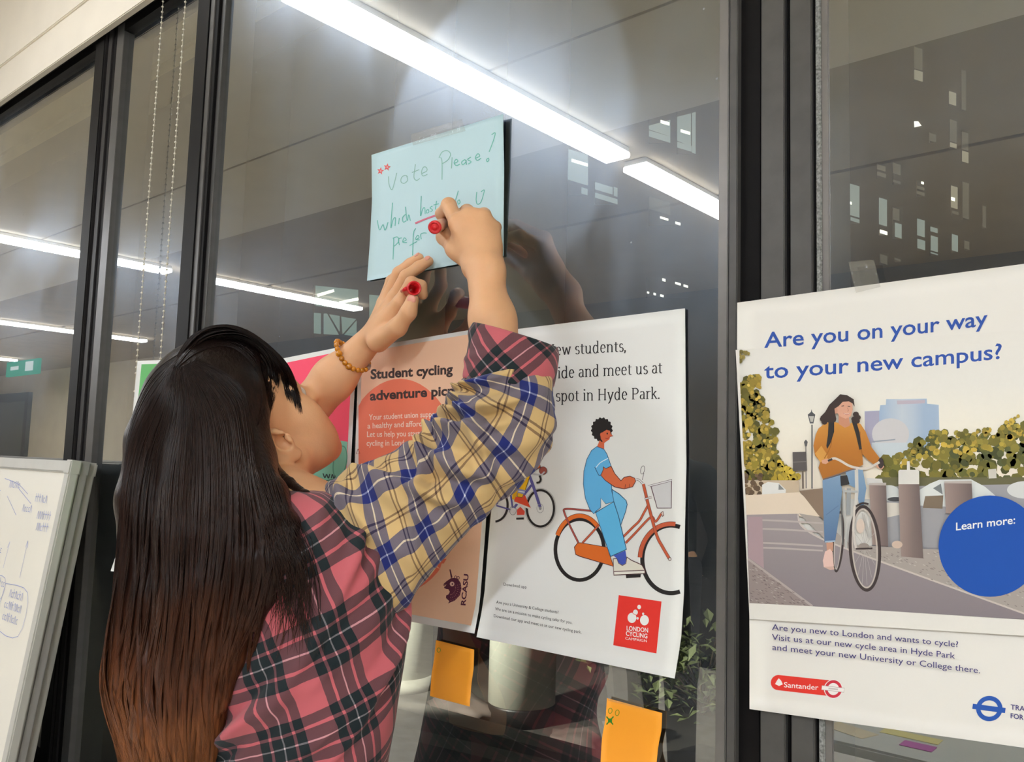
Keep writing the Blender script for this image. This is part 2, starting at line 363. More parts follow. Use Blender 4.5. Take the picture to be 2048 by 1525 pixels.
class Print:
    def flat(s, inc): s.inc = inc; s.base = max(b[4] for b in s.bx)+1
    def __init__(s, sheet): s.sh = sheet; s.v, s.f, s.c, s.z = [], [], [], []; s.bx = []; s.inc = 1; s.view(0, 0, 1)
    def view(s, ox, oy, k): s.o = np.array([ox, oy], float); s.k = float(k); return s
    def P(s, pts): return np.asarray(pts, float).reshape(-1, 2)/s.k+s.o
    def raw(s, V, F, col):
        V = np.asarray(V, float); b = len(s.v); lo, hi = V.min(0), V.max(0); lev = 1
        if s.inc == 1 and s.bx:
            A = np.array(s.bx); k = (A[:, 0] < hi[0]) & (A[:, 2] > lo[0]) & (A[:, 1] < hi[1]) & (A[:, 3] > lo[1])
            if k.any(): lev = int(A[k, 4].max())+1
        elif s.inc != 1: lev = s.base+(len(s.bx) % s.inc if s.inc else 0)
        s.bx.append((lo[0], lo[1], hi[0], hi[1], lev))
        for p in V: s.v.append(tuple(p)); s.z.append(lev); s.c.append(lin(col(p) if callable(col) else col))
        s.f += [tuple(b+i for i in f) for f in F]
    def poly(s, pts, col, grid=None):
        pts = s.P(pts); bm = bmesh.new()
        try: bm.faces.new([bm.verts.new((p[0], p[1], 0)) for p in pts])
        except ValueError: bm.free(); return
        ext = pts.max(0)-pts.min(0); g = grid or 22
        for ax in (0, 1):
            if ext[ax] > g*1.4:
                no = [0, 0, 0]; no[ax] = 1
                for k in np.arange(math.floor(pts[:, ax].min()/g)*g+g, pts[:, ax].max(), g):
                    co = [0, 0, 0]; co[ax] = float(k); bmesh.ops.bisect_plane(bm, geom=bm.verts[:]+bm.edges[:]+bm.faces[:], plane_co=co, plane_no=no)
        bmesh.ops.triangulate(bm, faces=bm.faces[:]); bm.verts.index_update()
        s.raw([(v.co.x, v.co.y) for v in bm.verts], [[v.index for v in f.verts] for f in bm.faces], col); bm.free()
    def line(s, pts, w, col, pen=None):
        """stroke of width w; pen = (thin, thick) gives a broad-nib contrast"""
        pts = s.P(pts); w = w/s.k; V, F = [], []
        d = np.gradient(pts, axis=0) if len(pts) > 2 else np.array([pts[1]-pts[0]]*2)
        d = d/np.maximum(np.linalg.norm(d, axis=1, keepdims=True), 1e-9); nn = np.stack([-d[:, 1], d[:, 0]], 1)
        for p, n_, dd in zip(pts, nn, d):
            ww = w if pen is None else (pen[0]+(pen[1]-pen[0])*abs(dd[1]))/s.k
            V += [p+n_*ww/2, p-n_*ww/2]
        for i in range(len(pts)-1): F.append((2*i, 2*i+1, 2*i+3, 2*i+2))
        s.raw(V, F, col)
    def curve(s, pts, w, col, n=5): s.line(cr(pts, n), w, col)
    def ell(s, x, y, rx, ry, col, rot=0, n=28, a0=0, a1=360, **k):
        a = np.radians(np.linspace(a0, a1, n+1)); p = np.stack([rx*np.cos(a), ry*np.sin(a)], 1); r = math.radians(rot)
        p = p@np.array([[math.cos(r), math.sin(r)], [-math.sin(r), math.cos(r)]])+[x, y]
        s.poly(p[:-1] if a1-a0 == 360 else p, col, **k)
    def ring(s, x, y, rx, ry, w, col, rot=0, a0=0, a1=360, n=48, clip=None):
        a = np.radians(np.linspace(a0, a1, n+1)); r = math.radians(rot); M = np.array([[math.cos(r), math.sin(r)], [-math.sin(r), math.cos(r)]])
        o = np.stack([rx*np.cos(a), ry*np.sin(a)], 1)@M+[x, y]; i = np.stack([(rx-w)*np.cos(a), (ry-w*1.0)*np.sin(a)], 1)@M+[x, y]
        V, F = [], []
        for p, q in zip(o, i): V += [p, q]
        for k in range(n):
            if clip and (max(V[2*k][0], V[2*k+2][0]) > clip[1] or min(V[2*k][0], V[2*k+2][0]) < clip[0]): continue
            F.append((2*k, 2*k+1, 2*k+3, 2*k+2))
        s.raw(s.P(V), F, col)
    def text(s, txt, p0, p1, h, col, bold=0.0, sag=0.0, up=(0, -1), space=1.0):
        """lettering from p0 to p1 on its baseline, capital height h"""
        V, F = font_mesh(txt, bold, space); x0, x1 = V[:, 0].min(), V[:, 0].max(); p0, p1, up = np.array(p0, float), np.array(p1, float), np.array(up, float)
        u = (V[:, :1]-x0)/(x1-x0); Q = p0+(p1-p0)*u+up*V[:, 1:]*(h/.73)
        Q[:, 1] += sag*4*u[:, 0]*(1-u[:, 0]); s.raw(s.P(Q), F, col)
    def serif(s, txt, p0, p1, h, col):
        """book lettering drawn as pen strokes with serifs; h = height of the small letters"""
        pen, x = [], 0.0
        for ch in txt:
            if ch == ' ': x += .42; continue
            st, adv = GLYPH[ch]
            for q in st: pen.append(np.asarray(q, float)+[x, 0])
            x += adv
        p0, p1 = np.array(p0, float), np.array(p1, float)
        for q in pen:
            w = (p1-p0)*(q[:, :1]/x); Q = p0+w+np.array([0, -h])*q[:, 1:]
            s.line(Q, 0, col, (h*.075, h*.155))
    def build(s, name, parent, eps=.0003):
        V = [s.sh.on(p[0], p[1], eps+z*.000024) for p, z in zip(s.v, s.z)]
        o = mesh(name, V, s.f, m_ink, parent); a = o.data.color_attributes.new('ink', 'FLOAT_COLOR', 'POINT')
        a.data.foreach_set('color', np.concatenate([np.array(s.c), np.ones((len(s.c), 1))], 1).ravel()); return o
def _A(cx, cy, rx, ry, a0, a1, n=10):
    a = np.radians(np.linspace(a0, a1, n)); return np.stack([cx+rx*np.cos(a), cy+ry*np.sin(a)], 1)
def _sf(x, y, a=.14, b=.14): return [(x-a, y), (x+b, y)]
def _st(x, y0, y1): return [(x, y0), (x, y1)]
def _j(*q): return np.concatenate([np.asarray(k, float).reshape(-1, 2) for k in q])
_arch = lambda x: _j([(x, .72)], _A(x+.25, .68, .25, .28, 165, 0), [(x+.5, 0)])
GLYPH = {
 'n': ([_st(.2, 0, .96), [(.05, .93), (.2, .98)], _arch(.2), _sf(.2, .02), _sf(.7, .02)], .92),
 'm': ([_st(.2, 0, .96), [(.05, .93), (.2, .98)], _arch(.2), _arch(.7), _sf(.2, .02), _sf(.7, .02), _sf(1.2, .02)], 1.42),
 'r': ([_st(.2, 0, .96), [(.05, .93), (.2, .98)], _j([(.2, .7)], _A(.45, .68, .24, .27, 160, 50)), _sf(.2, .02, .14, .18)], .62),
 'u': ([_j([(.18, .96), (.18, .35)], _A(.4, .28, .22, .27, 180, 330), [(.64, .3)]), _st(.66, 0, .96), [(.04, .95), (.18, .95)], [(.52, .95), (.66, .95)], [(.66, .03), (.8, .03)]], .9),
 'd': ([_A(.4, .48, .27, .5, 45, 330, 16), _st(.66, 0, 1.5), [(.52, 1.47), (.66, 1.5)], [(.66, .03), (.8, .03)]], .9),
 'e': ([_j([(.14, .55), (.64, .55)], _A(.4, .5, .26, .5, 10, 315, 16))], .78),
 'a': ([_j(_A(.36, .7, .22, .27, 150, 0), [(.58, .12), (.72, .02)]), _A(.35, .28, .22, .27, 60, 370, 14)], .78),
 's': ([_j(_A(.33, .73, .19, .25, 30, 250), _A(.33, .25, .22, .26, 80, -150))], .64),
 't': ([_j([(.25, 1.22), (.25, .25)], _A(.42, .22, .17, .22, 180, 300)), [(.05, .95), (.52, .95)]], .58),
 'i': ([_st(.2, 0, .96), [(.06, .94), (.2, .97)], _sf(.2, .02), _A(.2, 1.33, .04, .05, 0, 360, 9)], .42),
 'o': ([_A(.4, .48, .28, .5, 0, 360, 20)], .82),
 'p': ([_st(.2, -.45, .96), [(.05, .93), (.2, .98)], _A(.45, .48, .27, .5, -140, 140, 16), _sf(.2, -.44)], .9),
 'w': ([[(.12, .96), (.35, .0)], [(.35, 0), (.58, .9)], [(.58, .9), (.8, 0)], [(.8, 0), (1.02, .96)], _sf(.12, .95, .1, .14), _sf(1.02, .95, .14, .1)], 1.14),
 'y': ([[(.14, .96), (.42, .0)], _j([(.72, .96), (.42, 0), (.3, -.35), (.12, -.42)]), _sf(.14, .95, .1, .14), _sf(.72, .95, .14, .1)], .84),
 'k': ([_st(.2, 0, 1.5), [(.05, 1.47), (.2, 1.5)], [(.62, .96), (.22, .42)], [(.36, .6), (.7, 0)], _sf(.2, .02), _sf(.7, .02, .1, .12), _sf(.62, .95, .12, .12)], .86),
 'H': ([_st(.25, 0, 1.4), _st(.95, 0, 1.4), [(.25, .72), (.95, .72)], _sf(.25, .02), _sf(.25, 1.38), _sf(.95, .02), _sf(.95, 1.38)], 1.2),
 'P': ([_st(.25, 0, 1.4), _j([(.25, 1.37), (.5, 1.37)], _A(.52, 1.02, .34, .36, 90, -90), [(.25, .66)]), _sf(.25, .02, .14, .2), [(.1, 1.38), (.25, 1.38)]], 1.0),
 'N': ([_st(.25, 0, 1.4), [(.25, 1.38), (.95, .0)], _st(.95, 0, 1.4), _sf(.25, .02), _sf(.25, 1.38, .14, 0), _sf(.95, 1.38)], 1.2),
 ',': ([[(.14, .1), (.17, .0), (.08, -.22)], _A(.14, .06, .04, .05, 0, 360, 9)], .34), '.': ([_A(.14, .06, .045, .055, 0, 360, 9)], .34)}

m_paper = mat('white_poster_paper', (232, 231, 228), .5, vary=.012, scale=9)
sm = lambda a, b, x: (lambda t: t*t*(3-2*t))(min(max((x-a)/(b-a), 0), 1))
def poster(name, label, sheet, mp, cat='poster', group=None):
    o = sheet.build(name, mp); return tag(o, label, cat, group)

# --- white poster with two cyclists
sh = Sheet([(990, 664), (990, 900), (989.6, 963), (982, 1026), (975, 1103), (969, 1187), (962, 1231), (953, 1275)],
           [(1370, 617), (1371.5, 820), (1372.6, 930), (1369.7, 1059), (1367.8, 1187), (1362, 1279), (1349, 1358)], lambda a, t: .010*sm(.55, 1, t)**1.5+.002*math.sin(a*3)*t)
po = poster('cycling_poster', 'white poster with two drawn cyclists and a red square logo at lower right', sh, m_paper)
pr = Print(sh)
INK, OL = (48, 46, 48), (86, 48, 52)
pr.view(920, 600, 4.235)
pr.serif('New students,', (722, 475), (1412, 436), 68, INK)
pr.serif('e ride and meet us at', (700, 672), (1716, 620), 68, INK)
pr.serif('w spot in Hyde Park.', (700, 863), (1698, 838), 68, INK)
pr.view(940, 820, 2.723)
OR, OR2, BLK = (196, 92, 62), (214, 106, 40), (38, 35, 35)
def star_hair():
    a = np.linspace(0, 2*math.pi, 90); r = 1+.06*np.sin(a*17); return np.stack([718+57*np.cos(a)*r, 108+64*np.sin(a)*r], 1)
pr.ring(597, 762, 142, 176, 20, BLK); pr.ring(1095, 815, 168, 196, 23, BLK, clip=(0, 1153), n=90)
pr.ring(597, 762, 146, 197, 24, OR2, a0=205, a1=318); pr.ring(597, 762, 146, 197, 2.5, OL, a0=205, a1=318); pr.ring(597, 762, 122, 173, 2, OL, a0=205, a1=318)
pr.ring(1095, 815, 182, 206, 24, OR, a0=183, a1=278); pr.ring(1095, 815, 182, 206, 2.5, OL, a0=183, a1=278); pr.ring(1095, 815, 158, 182, 2, OL, a0=183, a1=278)
def tubeline(pts, w, col=OR):
    pr.curve(pts, w+4, OL); pr.curve(pts, w, col)
tubeline([(590, 725), (548, 640), (514, 562), (520, 541), (600, 545), (682, 554)], 7, (170, 80, 72)); tubeline([(612, 726), (655, 680), (702, 628)], 8)
tubeline([(835, 692), (885, 642), (922, 606), (948, 560), (970, 520)], 9); tubeline([(848, 726), (900, 672), (985, 585), (1010, 610), (1042, 566)], 9); tubeline([(944, 405), (956, 455), (972, 522), (1016, 682), (1050, 750), (1088, 815)], 13)
pr.ell(1088, 814, 9, 10, OL); pr.ell(1088, 814, 6, 7, (225, 220, 212)); pr.poly([(1038, 560), (1052, 552), (1057, 575), (1048, 584)], OL); pr.poly([(1041, 562), (1050, 556), (1054, 573), (1048, 579)], (222, 200, 190))
pr.poly([(566, 748), (584, 726), (600, 723), (748, 748), (784, 856), (600, 802), (574, 790)], OL); pr.poly([(570, 750), (586, 729), (600, 726), (746, 751), (779, 851), (602, 798), (577, 787)], OR2)
pr.poly([(967, 412), (1100, 378), (1098, 538), (1018, 538), (984, 421)], (108, 88, 96)); pr.poly([(989, 419), (1095, 391), (1094, 534), (1021, 534)], (214, 212, 214)); pr.poly([(970, 413), (1098, 381), (1099, 388), (972, 420)], (226, 224, 226))
tubeline([(950, 487), (990, 476)], 7, (220, 214, 214)); pr.ring(940, 328, 12, 24, 3, (110, 104, 108), rot=12); pr.line([(947, 345), (938, 383)], 3, (110, 104, 108)); tubeline([(906, 381), (920, 383), (940, 402)], 8, (228, 226, 226))
pr.view(1130, 820, 4.236)
BL, BLD = (96, 172, 220), (52, 84, 118)
pr.poly([(398, 672), (462, 712), (520, 768), (530, 803), (516, 864), (470, 992), (402, 780)], BLD); pr.poly([(402, 682), (460, 719), (514, 770), (524, 803), (511, 862), (470, 976), (408, 780)], (110, 184, 226))
pr.poly([(300, 195), (340, 185), (378, 172), (386, 204), (408, 222), (382, 232), (376, 252), (348, 270), (332, 284), (332, 338), (272, 312), (290, 268)], (206, 100, 68))
pr.view(940, 820, 2.723); pr.poly(star_hair(), BLK); pr.view(1130, 820, 4.236)
pr.poly([(298, 205), (312, 195), (352, 170), (380, 178), (388, 206), (408, 222), (382, 232), (376, 252), (348, 270), (330, 282), (304, 248), (312, 228)], (206, 100, 68)); pr.ell(310, 212, 12, 18, (206, 100, 68)); pr.ell(358, 202, 6, 8, BLK); pr.line([(378, 226), (408, 222)], 4, OL); pr.curve([(342, 240), (358, 246), (370, 236)], 5, (150, 30, 40))
tor = [(270, 312), (225, 345), (185, 420), (160, 520), (155, 630), (172, 750), (210, 845), (245, 884), (258, 864), (302, 830), (303, 748), (346, 798), (414, 778), (396, 690), (388, 470), (355, 375), (330, 335)]
pr.poly([(256, 870), (416, 776), (456, 900), (524, 1186), (384, 1248), (328, 1090)], BLD); pr.poly([(262, 875), (411, 784), (450, 902), (517, 1182), (388, 1240), (334, 1090)], (96, 180, 226))
pr.poly(tor, BL); pr.line(tor+[tor[0]], 5, BLD)
pr.poly([(300, 556), (322, 506), (322, 480), (346, 496), (392, 474), (424, 540), (474, 598), (500, 570), (550, 560), (592, 578), (602, 606), (574, 656), (540, 664), (502, 674), (420, 658), (338, 600)], OL)
pr.poly([(306, 556), (327, 508), (328, 488), (347, 502), (389, 482), (419, 543), (474, 606), (502, 576), (550, 566), (588, 583), (596, 606), (570, 651), (538, 659), (502, 668), (424, 652), (342, 596)], (208, 104, 66))
pr.line([(548, 628), (544, 660)], 4, OL); pr.line([(512, 632), (508, 664)], 4, OL); pr.curve([(252, 486), (268, 520), (288, 556), (304, 552)], 6, BLD); pr.curve([(262, 490), (300, 448), (365, 412)], 7, (226, 238, 246))
pr.poly([(412, 1236), (512, 1194), (520, 1250), (512, 1302), (486, 1316), (456, 1298), (440, 1262)], (64, 84, 176))
pr.poly([(404, 1262), (440, 1258), (456, 1300), (486, 1318), (514, 1302), (522, 1244), (562, 1272), (652, 1312), (682, 1360), (680, 1390), (412, 1406)], OL)
pr.poly([(411, 1268), (438, 1265), (452, 1303), (486, 1324), (518, 1306), (526, 1254), (560, 1279), (648, 1318), (672, 1358), (414, 1368)], (226, 220, 206)); pr.poly([(416, 1375), (674, 1364), (674, 1385), (417, 1398)], (232, 228, 218)); pr.poly([(515, 1400), (642, 1394), (640, 1420), (518, 1428)], BLK)
# the cyclist half hidden by the sleeve
pr.view(860, 800, 5.865)
pr.ring(1295, 1275, 186, 240, 14, (196, 194, 192)); pr.ring(1295, 1275, 172, 226, 26, BLK); pr.ring(755, 1235, 168, 208, 26, BLK, clip=(757, 2000), n=80)
PU = (92, 88, 150)
for q, w in (([(778, 1228), (925, 990)], 20), ([(925, 975), (1150, 955)], 18), ([(912, 890), (930, 1000), (972, 1292)], 20), ([(942, 1290), (778, 1242)], 18), ([(985, 1270), (1190, 1000)], 28), ([(1165, 890), (1210, 1010), (1292, 1262)], 34)): pr.line(q, w, PU)
pr.poly([(985, 890), (1065, 850), (1042, 1000), (1002, 1180), (962, 1165)], (226, 172, 22)); pr.poly([(1060, 860), (1120, 785), (1182, 800), (1172, 905), (1112, 1085), (1082, 1150), (1020, 1142), (1040, 1000)], (120, 84, 20)); pr.poly([(1066, 865), (1122, 793), (1176, 806), (1166, 905), (1106, 1082), (1080, 1144), (1027, 1136), (1046, 1000)], (236, 184, 24))
pr.poly([(1036, 1045), (1118, 1062), (1106, 1112), (1028, 1092)], (150, 152, 196)); pr.poly([(1038, 1066), (1112, 1080), (1110, 1092), (1034, 1080)], (228, 228, 236))
pr.poly([(1004, 1140), (1080, 1150), (1112, 1116), (1165, 1235), (1190, 1280), (985, 1192)], (214, 74, 44)); pr.poly([(985, 1192), (1190, 1272), (1180, 1292), (985, 1208)], (232, 228, 222)); pr.poly([(1020, 1290), (1060, 1256), (1112, 1312), (1106, 1350), (1020, 1352)], (214, 76, 60)); pr.poly([(1010, 1385), (1100, 1382), (1100, 1406), (1012, 1408)], BLK)
pr.ring(972, 1300, 42, 54, 6, (150, 146, 150)); pr.ell(972, 1300, 26, 34, (226, 224, 224)); pr.ring(1293, 1275, 42, 54, 5, (170, 166, 170)); pr.ell(1293, 1275, 16, 20, (150, 148, 152))
pr.poly([(1215, 500), (1260, 640), (1300, 792), (1222, 842), (1150, 772), (1180, 600)], OL); pr.poly([(1214, 520), (1254, 640), (1293, 788), (1224, 834), (1158, 770), (1186, 600)], (212, 92, 28)); pr.ell(1326, 832, 48, 48, OL); pr.ell(1326, 832, 43, 43, (150, 74, 62))
pr.line([(1168, 868), (1310, 878), (1345, 845)], 18, (196, 194, 200)); pr.curve([(1284, 890), (1298, 930), (1284, 965), (1248, 976)], 22, BLK)
pr.view(940, 820, 2.723)
pr.text('Download app', (183, 958), (308, 974), 17, INK); pr.text('Are you a University & College students?', (143, 1055), (482, 1111), 17, INK); pr.text('We are on a mission to make cycling safer for you.', (137, 1092), (557, 1168), 17, INK); pr.text('Download our app and meet us at our new cycling park.', (130, 1130), (607, 1220), 17, INK)
RD, WH = (226, 54, 46), (240, 238, 236)
pr.poly([(810, 1010), (1043, 1045), (1015, 1328), (780, 1283)], RD)
for x, y, r, q in ((921, 1075, 10, 12), (901, 1104, 13, 15), (882, 1134, 24, 28), (943, 1112, 6, 7), (950, 1147, 24, 28), (913, 1137, 6, 7)): pr.ell(x, y, r, q, WH)
pr.line([(886, 1110), (908, 1120)], 3, RD)
pr.text('LONDON', (853, 1202), (970, 1214), 26, WH, .02); pr.text('CYCLING', (849, 1230), (966, 1246), 26, WH, .02); pr.text('CAMPAIGN', (846, 1252), (963, 1267), 15, WH)
pr.build('print', po)

# --- peach poster
sh = Sheet([(722, 697), (716, 743), (710, 917), (708, 1100), (705, 1222)], [(977, 654), (975, 900), (972, 1040), (964.5, 1141), (958.7, 1213), (948.6, 1268)], lambda a, t: .012*sm(.6, 1, t)**1.5+.001*t)
po = poster('picnic_poster', 'peach poster with coral circle, dark bold heading and purple emblem', sh, m_paper)
pr = Print(sh); PE = (248, 204, 172)
pr.poly([(730, 704), (968, 664), (966, 900), (964, 1040), (957, 1141), (951, 1210), (942, 1252), (713, 1209), (716, 1100), (718, 917), (723, 743)], PE)
a = np.radians(np.linspace(0, 360, 61)[:-1]); q = np.stack([800+128*np.cos(a), 972+214*np.sin(a)], 1); q[:, 0] = np.maximum(q[:, 0], 717); pr.poly(q, (240, 128, 100))
pr.view(640, 620, 3.81); DK = (66, 52, 52)
pr.text('Student cycling', (385, 527), (1012, 486), 74, DK, .034); pr.text('adventure picnic!', (380, 690), (1118, 642), 74, DK, .034)
CW = (250, 226, 212)
pr.text('Your student union supports', (372, 840), (930, 812), 44, CW, .012); pr.text('a healthy and affordable life.', (362, 905), (950, 880), 44, CW, .012); pr.text('Let us help you start', (358, 970), (762, 962), 44, CW, .012); pr.text('cycling in London.', (355, 1037), (702, 1032), 44, CW, .012)
pr.line([(290, 1060), (304, 1095), (276, 1098), (290, 1060)], 4, (150, 60, 50))
pr.view(800, 1040, 6.93); PL = (92, 34, 62)
pr.text('RCASU', (905, 1190), (950, 758), 66, PL, .03, up=(-1, -.1))
pr.poly([(684, 690), (700, 690), (728, 800), (706, 816)], PL)
pr.poly([(706, 812), (650, 850), (622, 874), (606, 890), (602, 915), (622, 918), (610, 945), (640, 962), (672, 966), (690, 1000), (672, 1036), (640, 1050), (636, 1086), (684, 1130), (666, 1162), (760, 1122), (830, 1050), (852, 960), (842, 880), (804, 824), (760, 806)], PL)
pr.line([(618, 900), (628, 925), (640, 900)], 7, PE); pr.ell(722, 892, 32, 32, (238, 206, 190)); pr.ell(726, 893, 10, 13, PL)
for x, y in ((770, 800), (806, 806)): pr.ring(x, y, 20, 24, 8, PL, n=20)
for i in range(9):
    for j in range(3):
        aa = math.radians(-20+i*13); r = 150-34*j; pr.line([(694+r*math.cos(aa), 950+r*1.2*math.sin(aa)), (694+(r-12)*math.cos(aa+.05), 950+(r-12)*1.2*math.sin(aa+.05))], 5, (196, 140, 130))
pr.build('print', po)

# --- pink and teal poster, mostly behind the head
sh = Sheet([(440, 742), (440, 1180)], [(714, 688), (708, 800), (700, 960), (692, 1190)], lambda a, t: .006*sm(.6, 1, t))
po = poster('pink_poster', 'hot pink and teal poster behind the woman\'s head', sh, m_paper)
pr = Print(sh); pr.poly([(448, 752), (706, 698), (700, 800), (692, 960), (684, 1180), (448, 1170)], (252, 78, 112)); pr.poly([(592, 1180), (600, 1040), (620, 960), (650, 905), (682, 882), (695, 884), (691, 960), (684, 1178)], (132, 204, 176))
pr.ring(680, 925, 14, 34, 2.5, (92, 160, 132), rot=10); pr.text('Win a bike', (640, 960), (740, 945), 14, DK, .03) if False else None
pr.view(180, 640, 3.4655); pr.curve([(1615, 1065), (1628, 1095), (1640, 1072), (1652, 1098), (1662, 1070)], 8, (30, 50, 52)); pr.curve([(1672, 1100), (1680, 1072), (1690, 1100), (1700, 1080)], 7, (30, 50, 52)); pr.curve([(1600, 1120), (1660, 1112), (1720, 1100)], 5, (60, 90, 88))
pr.build('print', po)

# --- green poster
sh = Sheet([(275, 722), (262, 860), (246, 1040), (236, 1100), (221, 1143)], [(470, 716), (466, 900), (462, 1040), (450, 1160)], lambda a, t: .02+.008*sm(.6, 1, t)*(1-a))
po = poster('green_poster', 'green poster with white border hidden behind the woman\'s hair', sh, m_paper)
pr = Print(sh); pr.poly([(283, 729), (460, 724), (456, 900), (452, 1040), (440, 1148), (231, 1133), (243, 1100), (254, 1040), (270, 860)], (88, 172, 92)); pr.build('print', po)

# --- pale blue note
sh = Sheet([(743, 310), (744, 400), (740, 480), (734, 562)], [(1006, 228), (1008, 340), (1007, 440), (1007, 512)], lambda a, t: .004*sm(.7, 1, a)*(1-t)+.002*(1-t))
m_blue = mat('pale_blue_paper', (194, 222, 230), .6, vary=.015, scale=12)
po = poster('voting_note', 'pale blue paper note with green handwriting taped high on the glass', sh, m_blue, 'note')
pr = Print(sh); pr.view(640, 180, 4.452); GR, G2 = (150, 202, 186), (96, 184, 172)
def pen(c, w, *ss):
    for q in ss: pr.curve(q, w, c, 4)
pen((140, 186, 178), 7, [(610, 770), (614, 840), (640, 890), (664, 820), (684, 738)], [(780, 775), (760, 760), (726, 780), (722, 820), (750, 832), (780, 805), (772, 768)], [(850, 662), (836, 775), (860, 806), (888, 788)], [(818, 736), (884, 710)], [(905, 745), (950, 722), (948, 692), (922, 688), (904, 730), (916, 766), (956, 752)])
pen((136, 192, 180), 7, [(1086, 800), (1086, 640), (1074, 600)], [(1060, 606), (1085, 556), (1130, 540), (1162, 570), (1140, 622), (1090, 656)], [(1170, 700), (1176, 600)])
pen((110, 190, 176), 8, [(1196, 655), (1228, 636), (1212, 618), (1194, 650), (1214, 674), (1246, 660)], [(1292, 620), (1262, 640), (1270, 666), (1300, 640), (1296, 622), (1304, 666)], [(1344, 598), (1314, 620), (1346, 640), (1318, 660)], [(1380, 610), (1422, 590), (1406, 568), (1384, 600), (1400, 628), (1434, 608)], [(1528, 400), (1560, 382), (1544, 450), (1506, 552)], [(1500, 606), (1482, 622), (1490, 640), (1504, 622), (1496, 604)])
pen(G2, 7, [(510, 1160), (530, 1248), (562, 1198), (578, 1252), (606, 1178)], [(646, 1004), (630, 1230), (650, 1156), (672, 1140), (668, 1212)], [(706, 1140), (700, 1196)], [(762, 1108), (736, 1135), (742, 1178), (768, 1164)], [(760, 1040), (776, 1166), (790, 1110), (804, 1166)],
    [(902, 944), (894, 1122), (914, 1062), (932, 1050), (936, 1106)], [(966, 1064), (948, 1074), (950, 1098), (970, 1086), (962, 1062)], [(1002, 1034), (980, 1050), (1002, 1070), (984, 1086)], [(1038, 988), (1026, 1066)], [(1010, 1026), (1058, 1014)], [(1232, 898), (1194, 1022)], [(1242, 978), (1226, 990), (1232, 1018), (1248, 1000), (1238, 976)], [(1396, 908), (1390, 980), (1402, 1018), (1432, 1000), (1456, 930), (1462, 890), (1434, 908)],
    [(650, 1510), (656, 1340), (650, 1322), (690, 1310), (700, 1350), (662, 1392)], [(706, 1382), (700, 1330), (728, 1318)], [(738, 1352), (768, 1336), (750, 1318), (736, 1356), (774, 1360)], [(854, 1234), (832, 1280), (824, 1475)], [(798, 1386), (864, 1350)], [(852, 1332), (882, 1316), (870, 1294), (850, 1330), (888, 1336)], [(902, 1330), (896, 1288), (922, 1274), (950, 1276)])
pr.build('handwritten_lettering', po)
pr = Print(sh); pr.view(640, 180, 4.452); pen((206, 112, 134), 12, [(846, 1186), (960, 1140), (1092, 1094)]); pen((196, 92, 118), 5, [(850, 1194), (960, 1148), (1092, 1106)]); pr.build('underline', po)
for x, y in ((538, 722), (597, 688)):
    pr = Print(sh); pr.view(640, 180, 4.452); a = np.radians(np.arange(10)*36-80); r = np.where(np.arange(10) % 2 == 0, 33, 14); pr.poly(np.stack([x+r*np.cos(a), y+r*1.1*np.sin(a)], 1), (226, 92, 92)); pr.ell(x+2, y, 8, 9, (222, 160, 164)); pr.build('star', po)

# --- right poster (printed photograph of a cyclist)
sh = Sheet([(1465, 607), (1474, 760), (1487, 1000), (1499, 1240), (1499, 1419)], [(2136, 516), (2136, 1000), (2136, 1509)], lambda a, t: .006+.004*sm(.75, 1, t))
m_paper2 = mat('cream_poster_paper', (233, 228, 221), .5, vary=.012, scale=9)
po = poster('campus_poster', 'large poster with blue heading over a printed photo of a woman riding a bicycle', sh, m_paper2)
pr = Print(sh); pr.view(1460, 760, 3.177)
def grad(stops):
    ys = [q[0] for q in stops]; cs = np.array([q[1] for q in stops], float)
    return lambda p: [np.interp((p[1]-760)*3.177, ys, cs[:, i]) for i in range(3)]
RX = 2060
pr.poly([(42, -190), (RX, -330), (RX, 760), (98, 760)], grad([(-330, (233, 228, 221)), (0, (234, 230, 223)), (300, (243, 236, 222)), (700, (240, 226, 208))]))
pr.poly([(855, 200), (950, 196), (955, 162), (990, 160), (992, 124), (1250, 120), (1252, 152), (1326, 160), (1332, 400), (1130, 500), (935, 500), (858, 420)], lambda p: np.array([178, 192, 210])+np.array([18, 12, 4])*math.sin(p[0]*.06)); pr.poly([(856, 202), (948, 198), (948, 420), (858, 410)], (168, 164, 186))
pr.ell(1020, 345, 118, 100, (206, 202, 204)); pr.poly([(905, 390), (1050, 376), (1050, 384), (906, 398)], (150, 156, 168)); pr.poly([(900, 400), (1140, 400), (1120, 520), (905, 520)], (200, 208, 214)); pr.poly([(1060, 132), (1240, 128), (1238, 150), (1062, 156)], (188, 176, 190))
rr = random.Random(3)
def blobs(x0, x1, y0, y1, n, r0, r1, cols, keep=lambda x, y: True):
    k = 0; pr.flat(14)
    while k < n:
        x, y = rr.uniform(x0, x1), rr.uniform(y0, y1)
        if not keep(x, y): continue
        c = np.array(rr.choice(cols), float)*rr.uniform(.85, 1.12); r = rr.uniform(r0, r1)
        pr.ell(x, y, r, r*rr.uniform(.7, 1.2), tuple(np.clip(c, 0, 255)), n=7, rot=rr.uniform(0, 50)); k += 1
    pr.inc = 1
topr = lambda x: 640-np.interp(x, [940, 1080, 1180, 1300, 1480, 1560, 1700, 1868, 2060], [150, 170, 255, 330, 320, 330, 340, 430, 420])
blobs(930, RX, 230, 660, 300, 18, 42, [(112, 108, 52), (92, 92, 46), (128, 118, 54), (82, 86, 52)], lambda x, y: y > topr(x)+20)
blobs(1050, RX, 230, 560, 190, 9, 24, [(166, 146, 62), (188, 160, 70), (142, 130, 60), (120, 112, 54)], lambda x, y: topr(x) < y < topr(x)+150)
